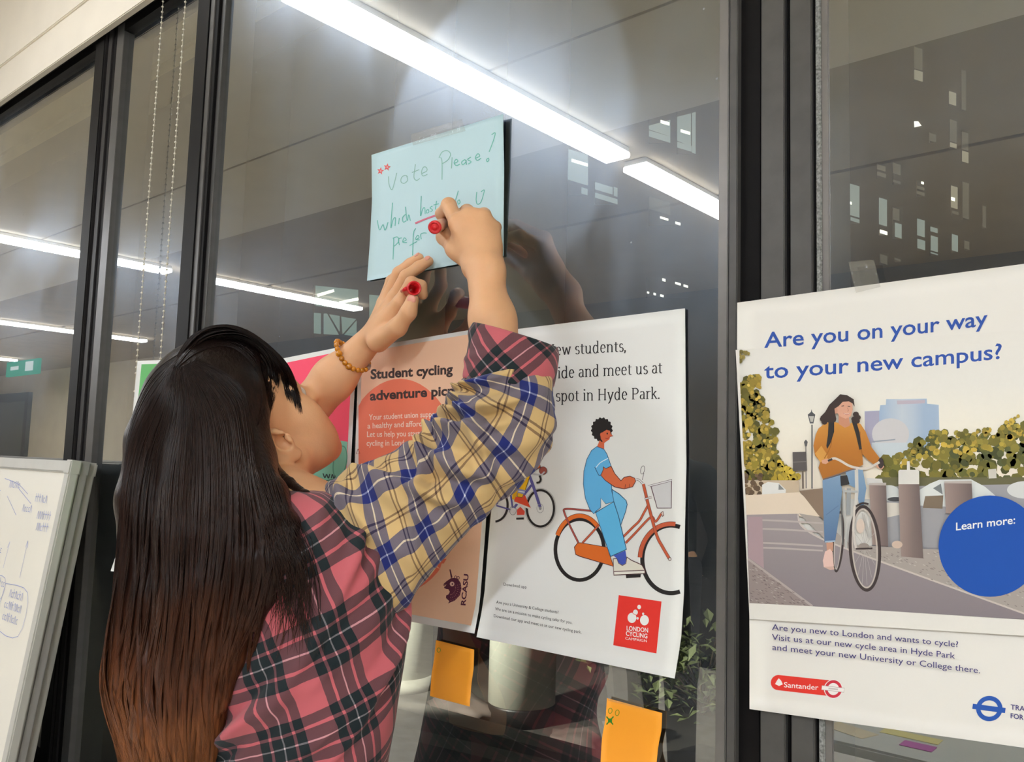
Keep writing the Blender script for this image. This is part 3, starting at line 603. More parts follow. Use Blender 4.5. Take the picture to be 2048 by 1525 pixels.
pr.poly([(940, 620), (RX, 620), (RX, 720), (940, 700)], (104, 100, 72))
left = lambda y: np.interp(y, [-190, -110, -40, 60, 200, 320, 420, 560, 640], [100, 60, 185, 190, 235, 300, 305, 330, 330])
blobs(62, 330, -40, 640, 260, 14, 32, [(132, 118, 48), (112, 104, 48), (158, 136, 58), (92, 88, 44)], lambda x, y: x < left(y)-10 and x > 58+y*.03)
blobs(62, 330, -40, 600, 110, 6, 14, [(200, 172, 84), (182, 152, 66), (150, 128, 56)], lambda x, y: x < left(y))
blobs(60, 130, -180, -120, 18, 8, 16, [(120, 108, 60), (150, 132, 70)], lambda x, y: x < 60+(-100-y)*.9)
blobs(270, 430, 500, 660, 80, 10, 24, [(176, 152, 58), (196, 168, 62), (140, 124, 54)], lambda x, y: y > 480+(x-270)*.8)
pr.poly([(95, 640), (440, 640), (440, 735), (98, 745)], (196, 176, 152)); blobs(90, 200, 600, 740, 26, 10, 22, [(96, 78, 62), (118, 96, 74)])
pr.poly([(204, 668), (240, 650), (310, 656), (356, 700), (352, 732), (204, 732)], (226, 224, 220)); pr.poly([(310, 662), (345, 698), (308, 700)], (130, 132, 132))
pr.poly([(98, 735), (440, 715), (612, 870), (104, 866)], (226, 208, 188))
pr.poly([(438, 706), (600, 688), (612, 905), (560, 858), (470, 742)], (134, 114, 98))
pr.poly([(940, 680), (RX, 660), (RX, 1120), (1240, 1085), (900, 1065)], (156, 154, 158)); pr.poly([(980, 780), (1210, 790), (1210, 830), (980, 880)], (214, 206, 196))
pr.ell(1010, 720, 70, 50, (206, 208, 208)); pr.poly([(1205, 700), (1270, 660), (1330, 636), (1530, 632), (1620, 680), (1690, 740), (1690, 820), (1210, 800)], (222, 224, 222)); pr.poly([(1290, 690), (1340, 660), (1352, 730)], (120, 124, 126)); pr.poly([(1240, 740), (1355, 735), (1350, 820), (1225, 815)], (124, 108, 92)); pr.ell(1880, 700, 120, 56, (214, 214, 212)); pr.poly([(870, 625), (965, 630), (975, 670), (870, 668)], (220, 216, 212)); pr.ell(1050, 760, 50, 14, (70, 70, 74))
pr.poly([(438, 850), (560, 870), (770, 1050), (1330, 1080), (RX, 1130), (RX, 1560), (1868, 1488), (1150, 1226), (620, 1030)], (166, 156, 150))
pr.poly([(106, 858), (432, 852), (452, 930), (600, 1018), (1150, 1230), (1868, 1490), (RX, 1562), (RX, 1537), (1868, 1525), (518, 1440), (116, 1145)], grad([(850, (158, 148, 150)), (1100, (146, 136, 140)), (1500, (132, 122, 128))]))
pr.poly([(112, 1140), (182, 1190), (522, 1442), (117, 1420)], (148, 134, 132))
pr.line([(116, 1140), (184, 1190), (524, 1440)], 14, (176, 162, 160)); pr.curve([(432, 852), (452, 925), (560, 1000), (770, 1086), (1150, 1226), (1868, 1486), (RX, 1556)], 11, (198, 186, 180))
for y in (885, 940, 1030, 1060): pr.poly([(108, y), (330, y+6), (590, y+22), (590, y+32), (330, y+18), (108, y+8)], (182, 170, 168))
pr.flat(0)
for _ in range(260):
    x = rr.uniform(120, 520); y = rr.uniform(1150, 1440)
    if y > 1150+(x-120)*.72 and y < 1415+(x-120)*.05: pr.line([(x, y), (x+14, y+6)], 4, rr.choice([(112, 98, 100), (176, 164, 160), (126, 112, 112)]))
for _ in range(420):
    x = rr.uniform(780, 2000); y = rr.uniform(1060, 1500)
    if 1088+(x-770)*.36 > y > 1062+(x-770)*.05: pr.line([(x, y), (x+13, y+5)], 4, rr.choice([(128, 118, 116), (192, 182, 176), (140, 130, 126)]))
pr.inc = 1; pr.poly([(112, 870), (205, 870), (215, 1200), (118, 1130)], (170, 146, 152))
for x0, x1, y0, x2, x3, y1, cap in ((885, 992, 668, 905, 1005, 1062, 0), (1070, 1202, 660, 1086, 1228, 1136, 1), (1362, 1536, 656, 1372, 1545, 860, 0)):
    pr.poly([(x0, y0), (x1, y0), (x3, y1), (x2, y1-12)], lambda p, a=x0, b=x1: np.array([158, 138, 132])-np.array([48, 42, 38])*min(1, max(0, (((p[0]-1460)*3.177)-a)/(b-a))))
    if cap: pr.poly([(x0, 580), (x0+10, 572), (x1-8, 572), (x1, 582), (x1, 664), (x0, 664)], (222, 218, 212)); pr.poly([(1124, 518), (1142, 518), (1144, 574), (1124, 574)], (224, 220, 214))
    else: pr.poly([(x0, y0-10), (x1, y0-14), (x1, y0+4), (x0, y0+2)], (186, 176, 170))
pr.ell(1062, 1048, 34, 24, (206, 182, 166)); pr.poly([(1640, 570), (1690, 566), (1694, 626), (1644, 628)], (206, 200, 190))
PO = (84, 84, 88)
pr.line([(521, 285), (521, 692)], 8, PO); pr.poly([(494, 222), (514, 205), (518, 186), (522, 205), (542, 222), (530, 278), (508, 278)], PO); pr.poly([(502, 232), (534, 232), (526, 268), (512, 268)], (190, 186, 178)); pr.line([(482, 420), (484, 690)], 6, (120, 116, 116)); pr.poly([(470, 395), (482, 380), (494, 395), (488, 424), (477, 424)], (96, 94, 96))
pr.poly([(398, 460), (484, 458), (490, 578), (400, 582)], (92, 86, 86)); pr.line([(399, 524), (488, 520)], 4, (130, 124, 122)); pr.line([(462, 582), (464, 692)], 12, (120, 106, 96))
# bicycle and rider
BK = (64, 54, 54)
pr.ring(688, 1030, 36, 196, 15, BK, rot=4); pr.ring(686, 1030, 24, 176, 6, (190, 180, 172), rot=4)
pr.line([(722, 690), (738, 1070)], 13, (182, 180, 176)); pr.line([(706, 700), (716, 1050)], 9, (96, 96, 96)); pr.line([(756, 690), (752, 860)], 26, (150, 152, 154))
JE = grad([(560, (132, 158, 186)), (760, (112, 140, 172)), (1030, (86, 112, 148))])
pr.poly([(735, 584), (842, 564), (866, 690), (850, 796), (822, 800), (800, 690), (738, 660)], JE)
pr.poly([(588, 640), (704, 604), (712, 712), (694, 862), (668, 1030), (600, 1034), (594, 850)], JE); pr.line([(610, 860), (690, 800)], 6, (92, 116, 150)); pr.line([(604, 1030), (668, 1026)], 10, (160, 178, 198))
pr.poly([(612, 1036), (656, 1034), (654, 1090), (616, 1092)], (196, 148, 126)); pr.poly([(604, 1092), (636, 1076), (652, 1096), (660, 1186), (636, 1200), (596, 1192), (590, 1150)], (226, 190, 180)); pr.poly([(594, 1190), (658, 1186), (664, 1206), (636, 1210)], (206, 170, 158))
pr.poly([(700, 612), (744, 606), (760, 664), (704, 676)], (52, 50, 52))
pr.ring(857, 1072, 103, 276, 20, BK, rot=-3); pr.ring(856, 1072, 82, 254, 9, (196, 184, 176), rot=-3)
for k in range(14):
    aa = k*math.pi/7; pr.line([(855, 1060), (855+72*math.cos(aa), 1072+236*math.sin(aa))], 2, (186, 178, 174))
pr.ell(828, 930, 26, 46, (216, 196, 182)); pr.ell(850, 1060, 34, 22, (150, 138, 132)); pr.line([(800, 1075), (905, 1072)], 10, BK); pr.line([(850, 860), (890, 1010)], 14, (176, 172, 168))
pr.line([(803, 570), (806, 700), (800, 800)], 22, (206, 202, 196)); pr.line([(792, 800), (782, 960), (800, 1070)], 14, (208, 198, 190)); pr.line([(720, 708), (812, 712)], 14, (176, 176, 176)); pr.curve([(800, 805), (840, 785), (880, 790)], 12, BK)
SW = grad([(270, (204, 142, 66)), (430, (182, 116, 48)), (620, (168, 106, 44))])
pr.poly([(562, 310), (600, 280), (640, 264), (700, 276), (745, 292), (790, 262), (830, 282), (862, 330), (900, 430), (962, 512), (932, 552), (880, 514), (840, 470), (846, 540), (790, 566), (700, 596), (590, 632), (562, 560), (574, 520), (540, 482), (530, 420), (544, 350)], SW)
pr.curve([(590, 634), (680, 604), (760, 576), (800, 566)], 8, (110, 96, 96)); pr.poly([(540, 470), (580, 420), (620, 480), (612, 520), (574, 524)], (210, 152, 76)); pr.curve([(600, 500), (640, 420), (650, 330)], 6, (160, 100, 40)); pr.curve([(840, 480), (830, 400), (826, 330)], 6, (160, 100, 40))
pr.poly([(626, 268), (662, 262), (662, 330), (640, 400), (618, 440), (612, 420), (622, 350)], (48, 46, 46)); pr.poly([(772, 260), (802, 262), (822, 330), (838, 440), (822, 446), (800, 350)], (48, 46, 46))
pr.poly([(690, 220), (752, 224), (764, 290), (730, 306), (690, 280)], (196, 138, 112)); pr.poly([(668, 170), (690, 130), (740, 118), (776, 140), (780, 190), (768, 232), (734, 248), (698, 232), (676, 204)], (216, 162, 138)); pr.ell(672, 196, 12, 20, (206, 150, 126))
HR = (62, 50, 48)
pr.poly([(680, 112), (700, 92), (744, 98), (786, 124), (792, 172), (778, 150), (756, 138), (716, 140), (690, 168), (664, 184), (668, 216), (676, 250), (640, 268), (592, 262), (574, 236), (604, 206), (630, 160)], HR)
for x, y in ((590, 250), (610, 225), (630, 255), (600, 268), (655, 255), (800, 220), (812, 240), (790, 250), (806, 262), (640, 200)): pr.ell(x, y, 20, 18, HR, n=9)
pr.line([(708, 168), (724, 165)], 5, HR); pr.line([(748, 168), (764, 170)], 5, HR); pr.line([(746, 178), (754, 198), (744, 200)], 3, (176, 116, 96)); pr.curve([(722, 214), (744, 220), (762, 212)], 6, (236, 226, 218)); pr.curve([(720, 212), (744, 222), (764, 210)], 3, (176, 80, 80))
pr.poly([(582, 512), (622, 500), (632, 520), (610, 536), (586, 532)], (214, 160, 136)); pr.poly([(922, 536), (960, 530), (980, 552), (966, 570), (936, 560)], (214, 160, 136)); pr.ell(958, 530, 18, 34, BK)
pr.curve([(622, 516), (660, 500), (700, 514), (760, 548), (830, 564), (880, 560), (950, 524)], 15, (214, 204, 194)); pr.line([(622, 516), (650, 504)], 14, BK)
pr.ell(1652, 1058, 327, 322, (24, 78, 168), n=60)
pr.text('Learn more:', (1436, 958), (1812, 914), 52, (240, 240, 240), .012)
pr.poly([(42, 1424), (123, 1420), (518, 1440), (1868, 1526), (RX, 1538), (RX, 1640), (100, 1520)], (233, 228, 221))
pr.poly([(30, -190), (60, -190), (62, -10), (104, 860), (124, 1424), (60, 1424), (20, 0)], (233, 228, 221))
TB = (44, 80, 164)
pr.view(1440, 520, 3.368)
pr.text('Are you on your way', (298, 592), (1802, 440), 108, TB, .012, 12); pr.text('to your new campus?', (298, 800), (1898, 664), 108, TB, .012, 10)
pr.view(1460, 1180, 3.483); TD = (62, 56, 116)
pr.text('Are you new to London and wants to cycle?', (292, 281), (1590, 402), 44, TD, .002, -4); pr.text('Visit us at our new cycle area in Hyde Park', (292, 350), (1568, 482), 44, TD, .002, -4); pr.text('and meet your new University or College there.', (295, 420), (1742, 584), 44, TD, .002, -4)
SR = (222, 54, 44)
pr.ell(338, 648, 54, 53, SR); pr.poly([(338, 595), (720, 635), (720, 745), (334, 701)], SR); pr.text('Santander', (376, 680), (616, 700), 38, (244, 236, 232), .008); pr.poly([(314, 658), (330, 630), (340, 618), (348, 640), (356, 634), (368, 660), (342, 672)], (244, 236, 232))
pr.ell(720, 693, 66, 66, (244, 236, 232)); pr.ring(720, 693, 60, 62, 20, (204, 48, 66)); pr.line([(638, 683), (796, 701)], 32, (178, 160, 160)); pr.line([(640, 683), (794, 701)], 26, (244, 238, 234)); pr.line([(686, 688), (752, 696)], 12, (206, 196, 194))
pr.ring(1806, 829, 92, 88, 31, (36, 82, 168)); pr.line([(1690, 813), (1918, 843)], 36, (36, 82, 168))
pr.text('TRANSPORT', (1955, 834), (2250, 874), 36, TD, .014); pr.text('FOR LONDON', (1955, 896), (2270, 940), 36, TD, .014)
pr.build('print', po)

# --- orange sticky notes
m_or = mat('orange_sticky_paper', (252, 164, 40), .65, vary=.03, scale=14)
def sticky(left, right, label, marks):
    k = lambda a, t: .003+.010*sm(.4, 1, t)**1.4
    sh = Sheet(left, right, k, .002); po = tag(sh.build('sticky_note', m_or, n=8, k=12), label, 'sticky note'); pr = Print(sh); marks(pr); pr.build('tally_marks', po)
G3 = (92, 140, 36)
sticky([(872, 1281), (868, 1320), (863, 1350), (860, 1393)], [(948, 1300), (947, 1340), (943, 1365), (939, 1414)], 'orange sticky note with one ring, below the peach poster', lambda p: p.ring(877.5, 1301, 4, 5, 1.3, G3, n=16))
def mk(p):
    p.ring(1220.5, 1422.5, 4.5, 6, 1.4, (126, 150, 30), n=16, rot=10); p.ring(1234.5, 1426.5, 4.5, 6.5, 1.4, (126, 150, 30), n=16, rot=10); G = (54, 130, 40)
    p.line([(1213, 1434), (1226, 1450)], 2.6, G); p.line([(1227, 1434), (1213, 1450)], 2.6, G); p.poly([(1216, 1438), (1224, 1438), (1224, 1446), (1216, 1446)], G)
sticky([(1214, 1397), (1211, 1440), (1204, 1475), (1200, 1545)], [(1324, 1427), (1323, 1460), (1316, 1495), (1309, 1570)], 'orange sticky note with two rings and a cross, below the white poster', mk)

# --- clear tape
def tape_mat():
    m = bpy.data.materials.new('clear_tape'); m.use_nodes = True; nt = m.node_tree; b = nt.nodes['Principled BSDF']
    b.inputs['Base Color'].default_value = (.62, .58, .48, 1); b.inputs['Roughness'].default_value = .10; b.inputs['Alpha'].default_value = .10; b.inputs['Specular IOR Level'].default_value = .9
    tc = nt.nodes.new('ShaderNodeTexCoord'); n = nd(nt, 'ShaderNodeTexNoise'); n.inputs['Scale'].default_value = 55; n.inputs['Detail'].default_value = 2; nt.links.new(tc.outputs['Object'], n.inputs['Vector'])
    bp = nt.nodes.new('ShaderNodeBump'); bp.inputs['Strength'].default_value = .55; bp.inputs['Distance'].default_value = .01; nt.links.new(n.outputs[0], bp.inputs['Height']); nt.links.new(bp.outputs[0], b.inputs['Normal']); return m
m_tape = tape_mat()
def tape(l, r, label, base=.006):
    sh = Sheet(l, r, lambda a, t: 0.0006*math.sin(a*9+t*5), base); tag(sh.build('tape_strip', m_tape, n=10, k=6, thick=.0002), label, 'tape')
tape([(821, 269), (826, 291)], [(924, 238), (931, 262)], 'strip of clear tape along the top of the pale blue note', .0085)
tape([(1696, 524), (1712, 586)], [(1748, 520), (1761, 574)], 'scrap of clear tape above the top edge of the campus poster', .0125)
tape([(1207, 1326), (1216, 1402)], [(1280, 1344), (1288, 1420)], 'wide clear tape between the white poster and the sticky note with a cross', .0075)
# ------------------------------------------------------------------ smooth distance-field modelling (continuous bodies)
class Field:
    def __init__(s, lo, hi, h):
        s.lo = np.array(lo, float); s.h = h; s.n = np.ceil((np.array(hi)-s.lo)/h).astype(int)+1; s.g = np.ones(tuple(s.n), np.float32)
    def sub(s, lo, hi, pad):
        a = np.maximum(((np.array(lo)-pad-s.lo)/s.h).astype(int), 0); b = np.minimum(((np.array(hi)+pad-s.lo)/s.h).astype(int)+2, s.n)
        if (b <= a).any(): return None, None
        ax = [(s.lo[i]+s.h*np.arange(a[i], b[i])).astype(np.float32) for i in range(3)]
        return tuple(slice(a[i], b[i]) for i in range(3)), np.stack(np.meshgrid(*ax, indexing='ij'), -1)
    def put(s, d, sl, k, cut=False):
        g = s.g[sl]
        if cut: d = -d; h = np.clip(.5-.5*(g-d)/k, 0, 1) if False else None
        if cut:
            h = np.clip(.5-.5*(d-g)/k, 0, 1); s.g[sl] = d*(1-h)+g*h+k*h*(1-h)
        else:
            h = np.clip(.5+.5*(g-d)/k, 0, 1); s.g[sl] = g*(1-h)+d*h-k*h*(1-h)
    def cap(s, a, b, ra, rb, k=.006, cut=False, sq=None):
        a, b = np.asarray(a, float), np.asarray(b, float); r = max(ra, rb)
        sl, P = s.sub(np.minimum(a, b)-r, np.maximum(a, b)+r, k+.012)
        if sl is None: return
        ab = (b-a).astype(np.float32); t = np.clip(((P-a.astype(np.float32))@ab)/max(float(ab@ab), 1e-9), 0, 1)
        v = P-a.astype(np.float32)-t[..., None]*ab
        if sq is not None:     # sq = (unit axis, factor): thinner along that axis
            ax = np.asarray(sq[0], np.float32); q = v@ax; v = v+np.multiply.outer(q*(1/sq[1]-1), ax)
            d = (np.sqrt((v*v).sum(-1))-(ra+(rb-ra)*t))*min(1, sq[1]+.25)
        else: d = np.sqrt((v*v).sum(-1))-(ra+(rb-ra)*t)
        s.put(d, sl, k, cut)
    def ell(s, c, R, axes=np.eye(3), k=.006, cut=False):
        c, R, A = np.asarray(c, float), np.asarray(R, float), np.asarray(axes, float); e = np.sqrt(((A*R[:, None])**2).sum(0))
        sl, P = s.sub(c-e, c+e, k+.012)
        if sl is None: return
        q = (P-c.astype(np.float32))@A.T.astype(np.float32); k0 = np.sqrt(((q/R)**2).sum(-1)); k1 = np.sqrt(((q/R**2)**2).sum(-1))
        s.put((k0*(k0-1)/np.maximum(k1, 1e-6)).astype(np.float32), sl, k, cut)
    def chain(s, pts, rs, k=.006, **kw):
        for a, b, ra, rb in zip(pts, pts[1:], rs, rs[1:]): s.cap(a, b, ra, rb, k, **kw)
    def mesh(s, name, m, parent=None):
        g = s.g; ins = g < 0; n = ins.shape
        c = np.zeros((n[0]-1, n[1]-1, n[2]-1), np.int8)
        for i in (0, 1):
            for j in (0, 1):
                for k in (0, 1): c += ins[i:n[0]-1+i, j:n[1]-1+j, k:n[2]-1+k]
        I = np.argwhere((c > 0) & (c < 8)); idx = -np.ones(c.shape, np.int32); idx[tuple(I.T)] = np.arange(len(I))
        cor = np.array([(i, j, k) for i in (0, 1) for j in (0, 1) for k in (0, 1)]); val = np.stack([g[tuple((I+q).T)] for q in cor], 1)
        acc = np.zeros((len(I), 3)); cnt = np.zeros(len(I))
        for a in range(8):
            for b in range(a+1, 8):
                if np.abs(cor[a]-cor[b]).sum() != 1: continue
                va, vb = val[:, a], val[:, b]; x = (va < 0) != (vb < 0); t = np.where(x, va/np.where(x, va-vb, 1), 0)
                acc += np.where(x[:, None], cor[a]+t[:, None]*(cor[b]-cor[a]), 0); cnt += x
        V = s.lo+s.h*(I+acc/cnt[:, None]); F = []
        for ax in range(3):
            sa = [slice(None)]*3; sb = [slice(None)]*3; sa[ax] = slice(0, -1); sb[ax] = slice(1, None)
            E = np.argwhere(ins[tuple(sa)] != ins[tuple(sb)]); u, w = (ax+1) % 3, (ax+2) % 3
            E = E[(E[:, u] > 0) & (E[:, w] > 0) & (E[:, u] < n[u]-1) & (E[:, w] < n[w]-1)]
            if not len(E): continue
            du, dw = np.eye(3, dtype=int)[u], np.eye(3, dtype=int)[w]; q = [idx[tuple((E-o).T)] for o in (du+dw, dw, 0*du, du)]
            q = np.stack(q, 1); fl = ~ins[tuple(E.T)]; q[fl] = q[fl][:, ::-1]; F.append(q)
        F = np.concatenate(F); F = F[(F >= 0).all(1)]
        me = bpy.data.meshes.new(name); me.vertices.add(len(V)); me.vertices.foreach_set('co', V.astype(np.float32).ravel())
        me.loops.add(F.size); me.loops.foreach_set('vertex_index', F.astype(np.int32).ravel()); me.polygons.add(len(F)); me.polygons.foreach_set('loop_start', np.arange(0, F.size, 4, dtype=np.int32)); me.polygons.foreach_set('loop_total', np.full(len(F), 4, np.int32))
        me.update(calc_edges=True); me.validate(); return link(name, me, m, parent, True)
nrm = lambda v: np.asarray(v, float)/np.linalg.norm(v)

# ------------------------------------------------------------------ the woman writing on the note
HC = np.array([-1.058, -.20, 1.453])              # middle of the head
PSI, TH = math.radians(2.0), math.radians(42.5)
HF = np.array([math.sin(PSI)*math.cos(TH), math.cos(PSI)*math.cos(TH), math.sin(TH)]); HS = np.array([math.cos(PSI), -math.sin(PSI), 0]); HU = np.cross(HS, HF)
HAX = np.stack([HS, HF, HU])
hd = lambda s, f, u: HC+s*HS+f*HF+u*HU
person = empty('person', (-.905, -.22, 0), 'woman in plaid shirt with long dark hair reaching up to write on the note', 'person')
m_skin = mat('skin', (222, 170, 128), .52, vary=.05, scale=26, bump=.10, bscale=420, sss=.12, spec=.4)
B = Field((-1.32, -.36, 1.02), (-.5, .0, 1.87), .0021)
# skull, jaw, neck
B.ell(hd(0, -.012, .035), (.073, .094, .084), HAX, .02); B.ell(hd(0, .030, -.030), (.058, .062, .080), HAX, .025)
B.cap(hd(.048, .010, -.058), hd(.012, .082, -.098), .022, .016, .02); B.cap(hd(-.048, .010, -.058), hd(-.012, .082, -.098), .022, .016, .02); B.cap(hd(-.012, .078, -.098), hd(.012, .078, -.098), .016, .016, .02)
for q in (1, -1):
    B.ell(hd(q*.042, .062, -.030), (.030, .026, .042), HAX, .02); B.ell(hd(q*.028, .060, -.068), (.034, .034, .036), HAX, .02)           # cheek
    B.cap(hd(q*.048, .070, .022), hd(q*.014, .088, .026), .010, .008, .014)  # brow
    B.ell(hd(q*.033, .094, .004), (.014, .008, .009), HAX, .008, cut=True)  # eye socket
B.cap(hd(0, .090, .015), hd(0, .108, -.018), .0085, .010, .010); B.ell(hd(0, .110, -.021), (.012, .010, .009), HAX, .008)
for q in (1, -1): B.ell(hd(q*.011, .102, -.025), (.008, .009, .007), HAX, .006)
B.ell(hd(0, .082, -.050), (.030, .020, .026), HAX, .015); B.cap(hd(-.020, .094, -.053), hd(.020, .094, -.053), .0045, .0045, .007); B.cap(hd(-.016, .093, -.063), hd(.016, .093, -.063), .0055, .0055, .007)
B.cap(hd(-.02, .103, -.058), hd(.02, .103, -.058), .0016, .0016, .003, cut=True)
NECK0, NECK1 = at(553, 1040, -.205), hd(0, -.022, -.055)
B.cap(NECK0, NECK1, .054, .052, .03)
# right ear (towards the camera) and left ear
for q in (1, -1):
    ex = nrm(HS*q-.45*HF); up = nrm(HU*.96-.28*HF); fw = np.cross(up, ex)*q; c = hd(q*.076, -.006, -.010)
    EA = np.stack([ex, nrm(fw), up])
    B.ell(c+ex*.006-fw*.004, (.008, .017, .026), EA, .006)
    for i in range(12):
        a0, a1 = math.radians(-60+i*25), math.radians(-60+(i+1)*25)
        f = lambda a: c+ex*.011+fw*(.0155*math.cos(a)-.006)+up*(.025*math.sin(a)+.002)
        B.cap(f(a0), f(a1), .0042, .0042, .003)
    B.ell(c+ex*.008-up*.027-fw*.000, (.006, .009, .010), EA, .005)          # lobe
    B.ell(c+ex*.014+fw*.003-up*.002, (.0115, .0095, .0135), EA, .0025, cut=True); B.ell(c+ex*.015-fw*.004+up*.012, (.006, .007, .008), EA, .003, cut=True)
    B.cap(c+ex*.010+fw*.011-up*.002, c+ex*.012+fw*.010-up*.008, .0042, .0038, .003)
# trunk under the shirt
SH_R, SH_L = at(735, 1065, -.175), np.array([-1.165, -.175, 1.37])
B.cap(NECK0, at(590, 1120, -.20), .056, .088, .04); B.cap(at(590, 1120, -.20), at(590, 1560, -.20), .10, .10, .04)
B.cap(at(590, 1085, -.2), SH_R, .06, .048, .04); B.cap(at(560, 1085, -.2), SH_L, .06, .048, .04)
# right arm and writing hand
EL = at(1030, 868, -.125); WR = at(968, 540, -.078)
MIDF = at(985, 640, -.093)
B.cap(SH_R, EL, .046, .032, .02); B.chain([EL, MIDF, WR], [.031, .0258, .0225], .02)
B.cap(at(952, 535, -.074), at(984, 540, -.082), .016, .016, .015)
mcp = [at(915, 447, -.082), at(939, 433, -.074), at(966, 436, -.064), at(986, 458, -.052)]
for p, r, wx in zip(mcp, (.0125, .0125, .0118, .0108), (950, 958, 968, 980)):
    B.cap(at(wx, 528, -.076), p, .0150, r, .012)
B.cap(at(935, 500, -.070), at(975, 500, -.064), .016, .015, .014)
fing = [[mcp[0], at(898, 412, -.064), at(883, 428, -.036), at(893, 446, -.020)], [mcp[1], at(934, 424, -.044), at(912, 436, -.022), at(905, 452, -.020)],
        [mcp[2], at(968, 430, -.034), at(948, 446, -.015), at(934, 462, -.018)], [mcp[3], at(990, 455, -.026), at(972, 470, -.012), at(958, 484, -.016)]]
for ch, r in zip(fing, (.0098, .0098, .0092, .0082)): B.chain(ch, [r*1.12, r*1.03, r*.9, r*.82], .0035)
B.ell(at(897, 410, -.066), (.0098, .0098, .0098), np.eye(3), .004)
B.chain([at(948, 522, -.070), at(910, 497, -.078), at(889, 474, -.066), at(892, 452, -.034)], [.0150, .0118, .0102, .0085], .008)
B.cap(at(925, 500, -.076), at(935, 465, -.078), .013, .011, .014)
# left arm and steadying hand
EL_L, WR_L = at(575, 865, -.085), at(730, 690, -.046)
B.cap(SH_L, EL_L, .044, .038, .02); B.chain([EL_L, at(668, 757, -.066), WR_L], [.036, .030, .0215], .02)
lm = [at(800, 606, -.050), at(790, 594, -.036), at(776, 594, -.026), at(766, 606, -.018)]
for p, r, b in zip(lm, (.0115, .0115, .0108, .0098), (-.048, -.044, -.038, -.032)): B.cap(at(748, 672, b), p, .0155, r, .012)
B.cap(at(760, 668, -.050), at(785, 640, -.046), .017, .013, .014)
lf = [[lm[0], at(823, 566, -.048), at(842, 572, -.036), at(846, 590, -.030)], [lm[1], at(812, 553, -.036), at(838, 534, -.022), at(857, 523, -.013)],
      [lm[2], at(797, 546, -.026), at(820, 528, -.017), at(838, 516, -.013)], [lm[3], at(782, 562, -.018), at(798, 545, -.014), at(810, 536, -.013)]]
for ch, r in zip(lf, (.0090, .0092, .0088, .0078)): B.chain(ch, [r*1.15, r*1.02, r*.92, r*.82], .0035)
B.chain([at(756, 684, -.056), at(795, 655, -.062), at(817, 625, -.064), at(825, 600, -.062)], [.0160, .0128, .0108, .0092], .007)
body = B.mesh('body', m_skin, person); del B
# nails, eyes
m_nail = mat('fingernail', (226, 156, 136), .3, vary=.04)
def nail(tip, prev, out, r, l):
    ax = nrm(np.asarray(tip)-prev); o = nrm(np.asarray(out)-ax*(np.asarray(out)@ax)); sd = np.cross(ax, o); c = np.asarray(tip)+o*r*.80
    bm = bmesh.new(); bmesh.ops.create_uvsphere(bm, u_segments=14, v_segments=8, radius=1)
    for v in bm.verts: v.co = Vector(c+ax*(v.co.x*l)+sd*(v.co.y*r*.72)+o*(v.co.z*r*.26))
    frombm('fingernail', bm, m_nail, person, True)
toc = -FWD
nail(at(825, 600, -.062), at(817, 625, -.064), toc+.2*UP, .0092, .0065)
nail(at(857, 523, -.013), at(838, 534, -.022), toc*.6+UP*.8, .0075, .0055); nail(at(838, 516, -.013), at(820, 528, -.017), toc*.5+UP*.9, .0072, .005)
for q in (1, -1):
    bm = bmesh.new(); bmesh.ops.create_uvsphere(bm, u_segments=20, v_segments=12, radius=.0115)
    for v in bm.verts: v.co = v.co+Vector(hd(q*.033, .079, .004))
    frombm('eyeball', bm, mat('eye_white', (228, 224, 218), .2), person, True)
    bm = bmesh.new(); bmesh.ops.create_uvsphere(bm, u_segments=16, v_segments=10, radius=.0056)
    for v in bm.verts: v.co = Vector((v.co.x, v.co.y, v.co.z))+Vector(hd(q*.033, .0856, .004))
    frombm('iris', bm, mat('iris_brown', (52, 34, 26), .15), person, True)

